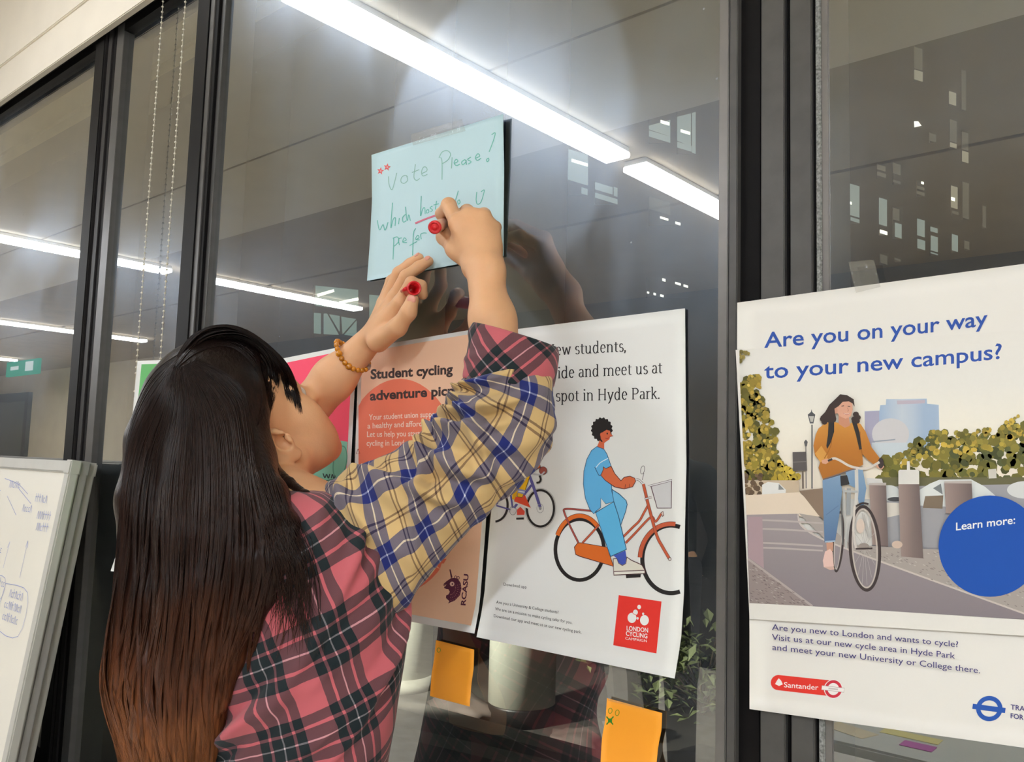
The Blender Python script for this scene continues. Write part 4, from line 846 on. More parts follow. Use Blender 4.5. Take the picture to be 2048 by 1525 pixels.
# ------------------------------------------------------------------ shirt: woven tartan on lofted cloth
def tartan(name, warp, weft, period, turn=0.0, twill=.16):
    """warp / weft: list of (share of the repeat, srgb); threads mix half and half as in cloth"""
    m = bpy.data.materials.new(name); m.use_nodes = True; nt = m.node_tree; L = nt.links.new; b = nt.nodes['Principled BSDF']
    uv = nt.nodes.new('ShaderNodeUVMap'); uv.uv_map = 'cloth'
    mp = nt.nodes.new('ShaderNodeMapping'); mp.inputs['Rotation'].default_value = (0, 0, turn); mp.inputs['Scale'].default_value = (1/period, 1/period, 1); L(uv.outputs[0], mp.inputs[0])
    nz = nd(nt, 'ShaderNodeTexNoise'); nz.inputs['Scale'].default_value = 9; L(mp.outputs[0], nz.inputs['Vector'])
    sx = nt.nodes.new('ShaderNodeSeparateXYZ'); L(mp.outputs[0], sx.inputs[0])
    def band(src, rows):
        r = nt.nodes.new('ShaderNodeValToRGB'); r.color_ramp.interpolation = 'CONSTANT'; e = r.color_ramp.elements; p = 0
        f = mathn(nt, 'FRACT', mathn(nt, 'ADD', mathn(nt, 'MULTIPLY_ADD', nz.outputs[0], .012, src), 50.0)); L(f, r.inputs[0])
        for i, (w, c) in enumerate(rows):
            if i > 1: e.new(p)
            e[i].position = p; e[i].color = (*lin(c), 1); p += w
        return r.outputs[0]
    mx = nt.nodes.new('ShaderNodeMix'); mx.data_type = 'RGBA'
    tw = mathn(nt, 'SINE', mathn(nt, 'MULTIPLY', mathn(nt, 'ADD', sx.outputs[0], sx.outputs[1]), 2*math.pi*period/.0011))
    L(mathn(nt, 'MULTIPLY_ADD', tw, twill, .5), mx.inputs[0]); L(band(sx.outputs[0], warp), mx.inputs[6]); L(band(sx.outputs[1], weft), mx.inputs[7])
    ge = nt.nodes.new('ShaderNodeMix'); ge.data_type = 'RGBA'; ge.blend_type = 'MULTIPLY'; ge.inputs[0].default_value = 1; L(mx.inputs[6].links[0].from_socket, ge.inputs[6]); L(mx.inputs[7].links[0].from_socket, ge.inputs[7])
    gm = nt.nodes.new('ShaderNodeGamma'); gm.inputs[1].default_value = .5; L(ge.outputs[2], gm.inputs[0]); m3 = nt.nodes.new('ShaderNodeMix'); m3.data_type = 'RGBA'; m3.inputs[0].default_value = .72; L(mx.outputs[2], m3.inputs[6]); L(gm.outputs[0], m3.inputs[7])
    L(m3.outputs[2], b.inputs['Base Color']); b.inputs['Roughness'].default_value = .9; b.inputs['Specular IOR Level'].default_value = .15; b.inputs['Sheen Weight'].default_value = .12
    n2 = nd(nt, 'ShaderNodeTexNoise'); n2.inputs['Scale'].default_value = 900; bp = nt.nodes.new('ShaderNodeBump'); bp.inputs['Strength'].default_value = .2; bp.inputs['Distance'].default_value = .001
    L(n2.outputs[0], bp.inputs['Height']); L(bp.outputs[0], b.inputs['Normal']); return m
PK, PD, WT = (186, 94, 102), (30, 38, 42), (206, 188, 192)
rows_p = [(.26, PK), (.125, PD), (.040, PK), (.130, PD), (.020, WT), (.130, PD), (.040, PK), (.125, PD), (.13, PK)]
m_pink = tartan('pink_tartan', rows_p, rows_p, .088, -.42)
TN, BR, BU, GW = (204, 172, 120), (76, 54, 44), (34, 42, 104), (214, 214, 222)
rows_t = [(.20, TN), (.035, BR), (.055, TN), (.035, BR), (.20, TN), (.16, BU), (.028, GW), (.16, BU), (.127, TN)]
m_tan = tartan('tan_tartan', rows_t, rows_t, .060, .12)
def hash_fold(seed, n=26):
    r = random.Random(seed); return [(r.uniform(0, 1), r.uniform(0, 1), r.uniform(-.5, .5), r.uniform(.018, .05), r.uniform(.35, 1.0)) for _ in range(n)]
def loft(name, rows, m, parent, nu=96, nv=10, amp=.0, seed=1, folds=(), thick=.0016, capends=False, soft=False):
    """rows: (centre xyz, axis1 xyz, axis2 xyz) rings; folds: (u0, v0, slope, width, strength) ridges"""
    R = cr([np.concatenate([np.asarray(q, float) for q in r]) for r in rows], nv); n = len(R); vs, uvs = [], []
    C = R[:, :3]; dv = np.concatenate([[0], np.cumsum(np.linalg.norm(np.diff(C, axis=0), axis=1))]); rad = np.mean([np.linalg.norm(R[:, 3:6], axis=1).mean(), np.linalg.norm(R[:, 6:9], axis=1).mean()])
    rg = random.Random(seed); ph = [(rg.uniform(0, 6.28), rg.randint(1, 4), rg.uniform(20, 60)) for _ in range(6)]
    for j in range(n):
        for i in range(nu):
            u = i/nu; a = 2*math.pi*u+math.pi/2; d = 0.0; v = dv[j]/max(dv[-1], 1e-6)
            for p, k, w in ph: d += .12*math.sin(a*k+p+w*dv[j]*.7)
            for u0, v0, sl, wd, st in folds:
                du = (u+.25-u0+.5) % 1-.5
                x = (v-v0-sl*du)/wd; d += st*(math.exp(-x*x)-.45*math.exp(-(x-1.8)**2)-.35*math.exp(-(x+1.8)**2))*math.exp(-(du/.26)**2)
            e1, e2 = R[j, 3:6], R[j, 6:9]; o = e1*math.cos(a)+e2*math.sin(a); vs.append(C[j]+o+nrm(o)*d*amp*(1 if not soft else (.32 if math.cos(a) > 0 else .10)+(.68 if math.cos(a) > 0 else .90)*math.sin(a)**2)); uvs.append((u*2*math.pi*rad, dv[j]))
    fs = [(j*nu+i, j*nu+(i+1) % nu, (j+1)*nu+(i+1) % nu, (j+1)*nu+i) for j in range(n-1) for i in range(nu)]
    if capends: fs += [tuple(range(nu))[::-1], tuple((n-1)*nu+i for i in range(nu))]
    o = mesh(name, vs, fs, m, parent, True); uvl = o.data.uv_layers.new(name='cloth')
    for p in o.data.polygons:
        for li, vi in zip(p.loop_indices, p.vertices):
            q = uvs[vi]; u = q[0]
            if p.index < (n-1)*nu and p.index % nu == nu-1 and vi % nu == 0: u = 2*math.pi*rad
            uvl.data[li].uv = (u, q[1])
    if thick:
        md = o.modifiers.new('thickness', 'SOLIDIFY'); md.thickness = thick; md.offset = -1
    return o
BYAW = .10
BS = np.array([math.cos(BYAW), -math.sin(BYAW), 0]); BF = np.array([math.sin(BYAW), math.cos(BYAW), 0])
def ring(px, py, w, d, y=-.205, tilt=0.0): c = at(px, py, y); return (c, BS*w+np.array([0, 0, tilt*w]), BF*d)
trunk = [ring(540, 2050, .185, .125, -.215), ring(555, 1800, .180, .12, -.212), ring(572, 1660, .165, .108, -.210), ring(578, 1525, .150, .098, -.208), ring(602, 1400, .150, .100, -.207), ring(614, 1290, .147, .104), ring(612, 1200, .150, .106, tilt=.05),
         ring(610, 1110, .150, .104, tilt=.12), ring(604, 1045, .122, .088, tilt=.16), ring(596, 1003, .090, .074, tilt=.14), ring(580, 985, .066, .062, tilt=.08)]
rf = random.Random(5)
tf = [(.93, .80, 1.6, .022, 1.0), (.90, .72, 1.3, .02, .9), (.97, .86, 1.9, .02, .9), (.86, .64, .9, .02, .9), (.02, .68, 1.0, .02, .9), (.84, .80, 1.4, .02, .8), (.99, .62, 1.5, .02, .9)]
shirt = loft('shirt', trunk, m_pink, person, 120, 14, .0080, 3, tf)
# right sleeve from the outline of the lifted arm
def outl(U, L, y, squash=.92):
    a, b = at(U[0], U[1], y), at(L[0], L[1], y); c = (a+b)/2; e = (b-a)/2; return (c, e, nrm(FWD-e*(FWD@e)/(e@e))*np.linalg.norm(e)*squash)
slv = [outl((648, 985), (742, 1215), -.180, .6), outl((690, 951), (792, 1228), -.178, .66), outl((757, 922), (845, 1160), -.170, .74), outl((832, 886), (915, 1080), -.160, .82), outl((880, 842), (984, 1006), -.150, .86), outl((916, 806), (1052, 934), -.142, .9),
       outl((939, 783), (1088, 850), -.134, .92), outl((949, 755), (1093, 772), -.126, .9), outl((962, 738), (1082, 742), -.122, .86)]
sf = [(.70, .30, .9, .034, 1.2), (.76, .42, 1.2, .030, 1.5), (.68, .52, -.8, .030, 1.2), (.78, .58, .7, .030, 1.6), (.70, .66, 1.0, .026, 1.3), (.82, .72, -.6, .026, 1.3), (.74, .78, .9, .024, 1.5), (.80, .86, .5, .024, 1.4), (.68, .85, -.7, .026, 1.0), (.74, .93, .6, .022, 1.2),
      (.85, .35, -.9, .03, 1.0), (.9, .55, .8, .03, 1.0), (.48, .38, 1.0, .05, .6), (.5, .74, .7, .05, .6), (.95, .8, .6, .025, .8), (.3, .5, .8, .03, 1.0), (.2, .75, -.8, .03, 1.0), (.68, .14, .7, .03, .9), (.58, .2, -.9, .03, .8)]
loft('sleeve', slv, m_tan, person, 120, 14, .0100, 8, sf, soft=True)
cuf = [outl((958, 752), (1082, 776), -.124, .86), outl((949, 758), (1090, 773), -.122, .92), outl((951, 735), (1096, 746), -.118, .92), outl((957, 700), (1101, 713), -.112, .92), outl((963, 657), (1100, 690), -.106, .92), outl((968, 662), (1094, 692), -.104, .90), outl((966, 700), (1090, 718), -.108, .86)]
cf = [(.6, .3, .5, .05, .5), (.75, .5, -.8, .06, .5), (.68, .65, .4, .05, .4)]
rows_c = [(q[0], q[1]) for q in rows_p]
m_cuff = tartan('pink_tartan_cuff', rows_p, rows_p, .082, .72)
loft('cuff', cuf, m_cuff, person, 90, 8, .003, 12, cf)
# left sleeve, mostly hidden by the head
def limb(a, b, ra, rb):
    d = nrm(np.asarray(b)-a); s_, t_, _ = frame_from(d); return [(np.asarray(a)*(1-t)+np.asarray(b)*t, np.array(s_)*(ra*(1-t)+rb*t), np.array(t_)*(ra*(1-t)+rb*t)) for t in (0, .2, .4, .6, .8, 1)]
loft('sleeve', limb(SH_L+[.06, -.01, -.05], SH_L*.25+EL_L*.75, .078, .056), m_tan, person, 60, 8, .004, 21, sf[:8])
# collar
col = [ring(566, 1008, .070, .066, -.2, .06), ring(560, 985, .064, .062, -.2, .05), ring(556, 966, .060, .060, -.2, .04), ring(562, 975, .068, .066, -.2, .05), ring(570, 1000, .080, .074, -.2, .06)]
loft('collar', col, m_pink, person, 80, 5, .002, 5)
# trousers and shoes below the frame
m_jean = mat('dark_denim', (44, 50, 66), .85, vary=.15, scale=120)
T = Field((-1.25, -.50, .02), (-.55, -.02, 1.02), .006); hx = -.905
T.ell((hx, -.215, .88), (.150, .095, .13), np.eye(3), .03)
for q in (1, -1): T.chain([(hx+q*.085, -.23, .86), (hx+q*.10, -.22, .48), (hx+q*.11, -.24, .07)], [.092, .066, .056], .03)
T.mesh('trousers', m_jean, person)
for q in (1, -1):
    S_ = Field((hx+q*.11-.09, -.40, -.01), (hx+q*.11+.09, -.04, .14), .005); c = hx+q*.115
    S_.cap((c, -.27, .045), (c+q*.01, -.12, .036), .043, .036, .02); S_.cap((c, -.25, .06), (c, -.25, .10), .04, .042, .02); S_.g = np.maximum(S_.g, np.float32(.004)-(S_.lo[2]+S_.h*np.arange(S_.n[2]))[None, None, :].astype(np.float32)); S_.mesh('shoe', mat('white_shoe', (214, 212, 208), .6), person)

# ------------------------------------------------------------------ hair: a solid mass with strands laid over it
def hair_mat(name):
    m = bpy.data.materials.new(name); m.use_nodes = True; nt = m.node_tree; L = nt.links.new; b = nt.nodes['Principled BSDF']
    tc = nt.nodes.new('ShaderNodeTexCoord'); sx = nt.nodes.new('ShaderNodeSeparateXYZ'); L(tc.outputs['Object'], sx.inputs[0])
    mp = nt.nodes.new('ShaderNodeMapping'); mp.inputs['Scale'].default_value = (260, 260, 9); L(tc.outputs['Object'], mp.inputs[0]); n = nd(nt, 'ShaderNodeTexNoise'); n.inputs['Scale'].default_value = 1.0; n.inputs['Detail'].default_value = 3; L(mp.outputs[0], n.inputs['Vector'])
    n2 = nd(nt, 'ShaderNodeTexNoise'); n2.inputs['Scale'].default_value = 7; L(tc.outputs['Object'], n2.inputs['Vector'])
    z = mathn(nt, 'ADD', sx.outputs[2], mathn(nt, 'MULTIPLY_ADD', n2.outputs[0], .22, -.11)); r = nt.nodes.new('ShaderNodeValToRGB')
    mr = nt.nodes.new('ShaderNodeMapRange'); mr.inputs[1].default_value = 1.05; mr.inputs[2].default_value = 1.55; L(z, mr.inputs[0]); L(mr.outputs[0], r.inputs[0]); e = r.color_ramp.elements
    e[0].position = 0; e[0].color = (*lin((138, 84, 48)), 1); e[1].position = 1; e[1].color = (*lin((29, 19, 17)), 1); k = e.new(.20); k.color = (*lin((92, 52, 33)), 1); k = e.new(.44); k.color = (*lin((46, 28, 22)), 1)
    mx = nt.nodes.new('ShaderNodeMix'); mx.data_type = 'RGBA'; mx.blend_type = 'MULTIPLY'; mx.inputs[0].default_value = .75; L(r.outputs[0], mx.inputs[6]); rr_ = nt.nodes.new('ShaderNodeValToRGB'); rr_.color_ramp.elements[0].position = .3; rr_.color_ramp.elements[0].color = (.16, .14, .13, 1); rr_.color_ramp.elements[1].position = .7; rr_.color_ramp.elements[1].color = (1, 1, 1, 1); L(n.outputs[0], rr_.inputs[0]); L(rr_.outputs[0], mx.inputs[7])
    L(mx.outputs[2], b.inputs['Base Color']); b.inputs['Roughness'].default_value = .34; b.inputs['Specular IOR Level'].default_value = .17
    bp = nt.nodes.new('ShaderNodeBump'); bp.inputs['Strength'].default_value = .5; bp.inputs['Distance'].default_value = .002; L(n.outputs[0], bp.inputs['Height']); L(bp.outputs[0], b.inputs['Normal']); return m
m_hair = hair_mat('dark_brown_hair')
H = Field((-1.42, -.44, .96), (-.80, -.02, 1.62), .0035)
H.ell(hd(0, -.016, .043), (.086, .108, .106), HAX, .02)
# hanging locks: rows of image points with radius in metres
locks = [([(352, 790), (312, 880), (290, 1000), (286, 1140), (272, 1290), (262, 1400), (296, 1560)], [.040, .036, .034, .030, .030, .028, .020], -.215),
         ([(390, 760), (350, 900), (334, 1040), (326, 1200), (316, 1330), (322, 1450), (330, 1600)], [.045, .046, .044, .040, .036, .034, .026], -.235),
         ([(430, 780), (410, 920), (400, 1060), (392, 1210), (380, 1340), (384, 1460), (380, 1600)], [.045, .050, .048, .042, .036, .032, .024], -.245),
         ([(470, 800), (470, 930), (468, 1060), (456, 1180), (436, 1300), (424, 1400), (420, 1540)], [.045, .046, .046, .038, .030, .020, .005], -.240),
         ([(478, 830), (488, 930), (512, 1030), (516, 1120), (492, 1220), (466, 1320), (448, 1420)], [.034, .036, .034, .028, .020, .012, .002], -.235),
         ([(512, 915), (538, 992), (562, 1060), (560, 1120), (536, 1190), (512, 1260)], [.012, .020, .021, .016, .009, .002], -.240)]
sbv = BVHTree.FromPolygons([v.co[:] for v in shirt.data.vertices], [p.vertices[:] for p in shirt.data.polygons])
def onback(px, py, r):
    """lock centre: on an upright oval hull round the back of the head, hanging behind her back lower down"""
    f = sm(820, 1060, py); c = np.array([-1.055+.055*f, -.215-.055*f]); a = np.array([.088+.037*f, .100-.005*f])-r
    d = nrm(RIGHT*(px-1024)/FPX-UP*(py-762.5)/FPX+FWD); u, w = d[:2]/a, (CAM[:2]-c)/a; A_, B_, C_ = u@u, 2*u@w, w@w-1; D_ = B_*B_-4*A_*C_
    k = (-B_-math.sqrt(max(D_, 0)))/(2*A_); h = sbv.ray_cast(Vector(CAM), Vector(d))
    if h[0] is not None: k = min(k, h[3]-r*.35)
    return CAM+d*k
for pts, rs, y in locks:
    Q = [onback(p[0], p[1], r) for p, r in zip(pts, rs)]; D = [np.linalg.norm(q-CAM) for q in Q]
    D = [(D[max(i-1, 0)]+2*d+D[min(i+1, len(D)-1)])/4 for i, d in enumerate(D)]
    H.chain([CAM+nrm(q-CAM)*d for q, d in zip(Q, D)], rs, .014)
H.chain([hd(0, -.05, 0), (-1.045, -.262, 1.36), (-1.015, -.28, 1.2), (-1.005, -.285, 1.08)], [.074, .064, .056, .030], .02)
# the face side and the ear stay open
H.cap(hd(-.16, .100, -.015), hd(.16, .100, -.015), .108, .108, .010, cut=True)
H.ell(hd(.084, -.010, -.012), (.038, .034, .041), HAX, .008, cut=True)
bbv = BVHTree.FromPolygons([v.co[:] for v in body.data.vertices], [p.vertices[:] for p in body.data.polygons])
def onbody(row, off, k):
    out = []
    for px, py in row:
        d = nrm(RIGHT*(px-1024)/FPX-UP*(py-762.5)/FPX+FWD); h = bbv.ray_cast(Vector(CAM), Vector(d)); k = h[3]-off if h[0] is not None and abs(h[3]-k) < .12 else k; out.append(CAM+d*k)
    return out
KH = float(np.linalg.norm(HC-CAM))-.06
H.chain(onbody([(520, 905), (545, 938), (578, 966), (612, 990), (640, 1003)], .003, KH), [.012, .0085, .0065, .005, .003], .006)
hair = H.mesh('hair', m_hair, person); del H
bvh = BVHTree.FromPolygons([v.co[:] for v in hair.data.vertices], [p.vertices[:] for p in hair.data.polygons])
def drop(px, py, fallback, face=False):
    d = nrm(RIGHT*(px-1024)/FPX-UP*(py-762.5)/FPX+FWD); h = bvh.ray_cast(Vector(CAM), Vector(d)); b = bbv.ray_cast(Vector(CAM), Vector(d)); c = sbv.ray_cast(Vector(CAM), Vector(d))
    h = min((q for q in ((h, b, c) if face else (h, c)) if q[0] is not None and q[3] < 2.2), key=lambda q: q[3], default=None)
    if h is None: return None if fallback is None else CAM+d*fallback, fallback, None
    return np.array(h[0]), h[3], np.array(h[1])
# families of strand guides in the picture: start row and the way down to the tips
G1 = [[(358, 714), (314, 746), (280, 804), (258, 880), (248, 960), (248, 1060), (242, 1180), (224, 1300), (212, 1400), (254, 1560)],
      [(346, 738), (312, 800), (276, 870), (252, 960), (246, 1060), (236, 1180), (222, 1300), (214, 1400), (262, 1560)],
      [(352, 742), (330, 830), (300, 920), (284, 1040), (280, 1160), (262, 1290), (250, 1400), (300, 1580)],
      [(358, 742), (352, 840), (334, 940), (326, 1060), (322, 1180), (306, 1310), (300, 1420), (340, 1580)],
      [(364, 740), (378, 840), (372, 950), (366, 1080), (358, 1200), (344, 1320), (346, 1440), (366, 1590)],
      [(372, 736), (408, 830), (416, 950), (412, 1080), (402, 1200), (388, 1320), (384, 1440), (396, 1580)],
      [(380, 732), (444, 820), (462, 930), (462, 1060), (450, 1180), (430, 1290), (418, 1400), (424, 1540)],
      [(388, 728), (466, 800), (484, 880), (498, 980), (508, 1080), (490, 1190), (462, 1300), (446, 1420)],
      [(396, 722), (484, 772), (506, 850), (514, 940), (544, 1030), (562, 1110), (530, 1200), (496, 1290)]]
G2 = [[(352, 732), (408, 676), (478, 664), (534, 698), (562, 746), (574, 796)], [(350, 730), (402, 664), (474, 655), (545, 700), (586, 755), (604, 828)], [(348, 732), (384, 676), (436, 656), (500, 668), (560, 715), (600, 790)]]
G3 = [[(352, 736), (400, 700), (466, 690), (512, 735), (526, 800), (512, 852)], [(350, 734), (395, 690), (478, 678), (530, 716), (545, 775), (536, 838)], [(352, 732), (408, 676), (478, 664), (534, 690), (556, 730), (556, 782)]]
strands = []
def interp_guides(G, u, n=30):
    x = u*(len(G)-1); i = min(int(x), len(G)-2); f = x-i; A, Bq = cr(G[i], 8), cr(G[i+1], 8)
    t = np.linspace(0, 1, n); ra, rb = np.linspace(0, 1, len(A)), np.linspace(0, 1, len(Bq))
    return np.stack([np.interp(t, ra, A[:, k])*(1-f)+np.interp(t, rb, Bq[:, k])*f for k in (0, 1)], 1)
rs_ = random.Random(11)
def lay(path, clump, r, lift, face=False):
    """put a picture path on the hair mass as a strand a little above it"""
    out = []; last = None; w1, w2, p1, p2 = rs_.uniform(2, 5), rs_.uniform(5, 11), rs_.uniform(0, 6), rs_.uniform(0, 6); n = len(path)
    for k, (x, y) in enumerate(path):
        t = k/(n-1); x = x+clump*(2.2*math.sin(w1*t*3+p1)+1.0*math.sin(w2*t*3+p2))*(.3+t)
        q, dist, no = drop(x, y, last, face)
        if q is None: continue
        if last is not None and abs(dist-last) > .03: dist = last+(.03 if dist > last else -.03)*.5; q = CAM+nrm(q-CAM)*dist
        last = dist; out.append(q+toc*lift*(.4+.6*math.sin(math.pi*min(1, t*1.2+.05))))
    if len(out) > 5:
        P = np.array(out); P[1:-1] = (P[:-2]+2*P[1:-1]+P[2:])/4; P[1:-1] = (P[:-2]+2*P[1:-1]+P[2:])/4; strands.append((P, r))
NCL = 46; clumps = [(rs_.uniform(2.2, 4.5), rs_.uniform(0, 6.28), rs_.uniform(8, 22), rs_.uniform(-.014, .014)) for _ in range(NCL)]
for k in range(2400):
    u = rs_.random(); ci = min(int(u*NCL), NCL-1); fq, ph, am, off = clumps[ci]; uc = min(max((ci+.5)/NCL+off, 0), 1); n = 36
    t = np.linspace(0, 1, n)[:, None]; w = np.clip(t*1.3-.25, 0, .82); pth = interp_guides(G1, u, n)*(1-w)+interp_guides(G1, uc, n)*w
    pth = pth+np.concatenate([am*np.clip(t-.35, 0, 1)*1.5*np.sin(fq*t*3.2+ph), 0*t], 1)+[0, rs_.uniform(-6, 6)]
    lay(pth, rs_.uniform(.3, 1.2), rs_.uniform(.0004, .0009), rs_.uniform(.0008, .0065))
for k in range(800):
    p = interp_guides(G2, rs_.random(), 30)+[rs_.uniform(-2, 2), rs_.uniform(-3, 3)]; lay(p[:rs_.randint(22, 30)], rs_.uniform(.2, .8), rs_.uniform(.0004, .0009), rs_.uniform(.001, .005), True)
for k in range(420):
    p = interp_guides(G3, rs_.random(), 26)+[rs_.uniform(-2, 2), rs_.uniform(-3, 3)]; lay(p[:rs_.randint(21, 26)], rs_.uniform(.2, .6), rs_.uniform(.0004, .0009), rs_.uniform(.0004, .0022), True)
for k in range(120):    # loose wisps over the shoulder
    x = rs_.uniform(530, 590); y0 = rs_.uniform(1010, 1090); p = cr([(x-30, y0-90), (x, y0), (x+rs_.uniform(10, 50), y0+rs_.uniform(60, 120)), (x+rs_.uniform(-10, 60), y0+rs_.uniform(150, 260))], 7); lay(p, 1.2, rs_.uniform(.0003, .0006), .006)
cu = bpy.data.curves.new('hair_strands', 'CURVE'); cu.dimensions = '3D'; cu.bevel_depth = 1.0; cu.bevel_resolution = 0; cu.resolution_u = 1
for P, r in strands:
    sp = cu.splines.new('POLY'); sp.points.add(len(P)-1); n = len(P)
    sp.points.foreach_set('co', np.concatenate([P, np.ones((n, 1))], 1).ravel()); t = np.linspace(0, 1, n); sp.points.foreach_set('radius', r*np.clip(np.minimum(t*8+.4, (1-t)*5+.12), 0, 1))
    sp.use_smooth = True
ho = bpy.data.objects.new('hair_strands', cu); COL.objects.link(ho); cu.materials.append(m_hair); ho.parent = hair; ho['kind'] = 'stuff'

# ------------------------------------------------------------------ what she holds and wears
br = empty('bracelet', at(700, 712, -.056)); br.parent = person; br.matrix_parent_inverse = person.matrix_world.inverted()
ax = nrm(WR_L-EL_L); s_, t_, _ = frame_from(ax); s_, t_ = np.array(s_), np.array(t_); bc = at(702, 713, -.0545); m_amb = mat('amber_bead', (222, 142, 20), .14, vary=.2, scale=90, spec=.8, trans=.25, coat=.4); m_clr = mat('clear_bead', (224, 196, 184), .1, spec=.8, trans=.5)
for i in range(24):
    a = 2*math.pi*i/24; r = .0305; c = bc+(s_*math.cos(a)+t_*math.sin(a))*r+ax*.004*math.sin(a*2)
    bm = bmesh.new(); bmesh.ops.create_uvsphere(bm, u_segments=12, v_segments=8, radius=.0041 if i % 7 else .0052)
    for v in bm.verts: v.co = v.co+Vector(c)
    frombm('bead', bm, m_clr if i in (15, 16) else m_amb, br, True)
# red board marker
tip, tail = at(895, 446, -.008), at(869, 455, -.118)
ma = nrm(tail-tip); Lm = float(np.linalg.norm(tail-tip)); mk_ = empty('marker_pen', tail, 'red whiteboard marker in the woman\'s right hand, red end towards the camera', 'marker')
bm = bmesh.new(); lathe(bm, tip+ma*.018, ma, [(.0062, 0), (.0082, .006), (.0086, Lm-.032), (.0080, Lm-.030), (.0080, Lm-.026)], 28); frombm('barrel', bm, mat('pale_pink_plastic', (222, 178, 160), .35), mk_, True)
m_red = mat('red_plastic', (206, 18, 30), .32, vary=.05, coat=.2)
bm = bmesh.new(); lathe(bm, tail-ma*.009, ma, [(.0084, 0), (.0088, .003), (.0088, .007), (.0076, .0092), (.0054, .0094), (.0052, .0080), (.0036, .0080), (.0034, .0096), (.0004, .0098)], 32); frombm('end_plug', bm, m_red, mk_, True)
bm = bmesh.new(); lathe(bm, tip, ma, [(.0012, 0), (.0024, .006), (.0030, .012), (.0060, .0185)], 18); frombm('nib', bm, m_red, mk_, True)
# its cap between thumb and finger of the other hand
cb = at(826, 578, -.063); ca = nrm(np.array([.25, -1.0, -.18])*.0+(CAM-cb)*.9+UP*.15+RIGHT*.25)
cp = empty('marker_cover', cb, 'red marker cap pinched in the woman\'s left hand, open end showing', 'marker cap')
bm = bmesh.new(); lathe(bm, cb-ca*.030, ca, [(.0060, 0), (.0086, .003), (.0098, .030), (.0102, .038), (.0092, .0385), (.0074, .0380), (.0070, .012), (.0004, .011)], 28); frombm('shell', bm, m_red, cp, True)
cs = nrm(np.cross(ca, UP)); cu_ = np.cross(cs, ca); bm = bmesh.new()
p0 = cb+cs*.0115-cu_*.001; tube(bm, [p0-ca*.022, p0+ca*.004], [.0022, .0028], 8); frombm('clip', bm, m_red, cp, True)
# ------------------------------------------------------------------ blind chain, whiteboards
m_chain = mat('white_bead_chain', (226, 218, 200), .35, vary=.05)
bm = bmesh.new()
ch = [(cx0, cz0) for cx0, cz0 in ()]
YC = -.018
zt, zb = 2.445, 1.57
xs = (at(322, 60, YC)[0], at(367, 60, YC)[0])
nb = int((zt-zb)/.0125)
for x in xs:
    for i in range(nb):
        z = zt-.006-.0125*i; q = bmesh.ops.create_icosphere(bm, subdivisions=1, radius=.0030)
        for v in q['verts']: v.co = v.co+Vector((x, YC, z))
for k in range(9):
    a = math.pi*k/8; q = bmesh.ops.create_icosphere(bm, subdivisions=1, radius=.0030)
    for v in q['verts']: v.co = v.co+Vector(((xs[0]+xs[1])/2-(xs[1]-xs[0])/2*math.cos(a), YC, zb-.02-.04*math.sin(a)))
for x in xs: tube(bm, [(x, YC, zt), (x, YC, zb-.02)], .0007, 5)
tag(frombm('blind_chain', bm, m_chain, None, True), 'loop of white bead chain hanging in front of the narrow pane', 'blind chain')

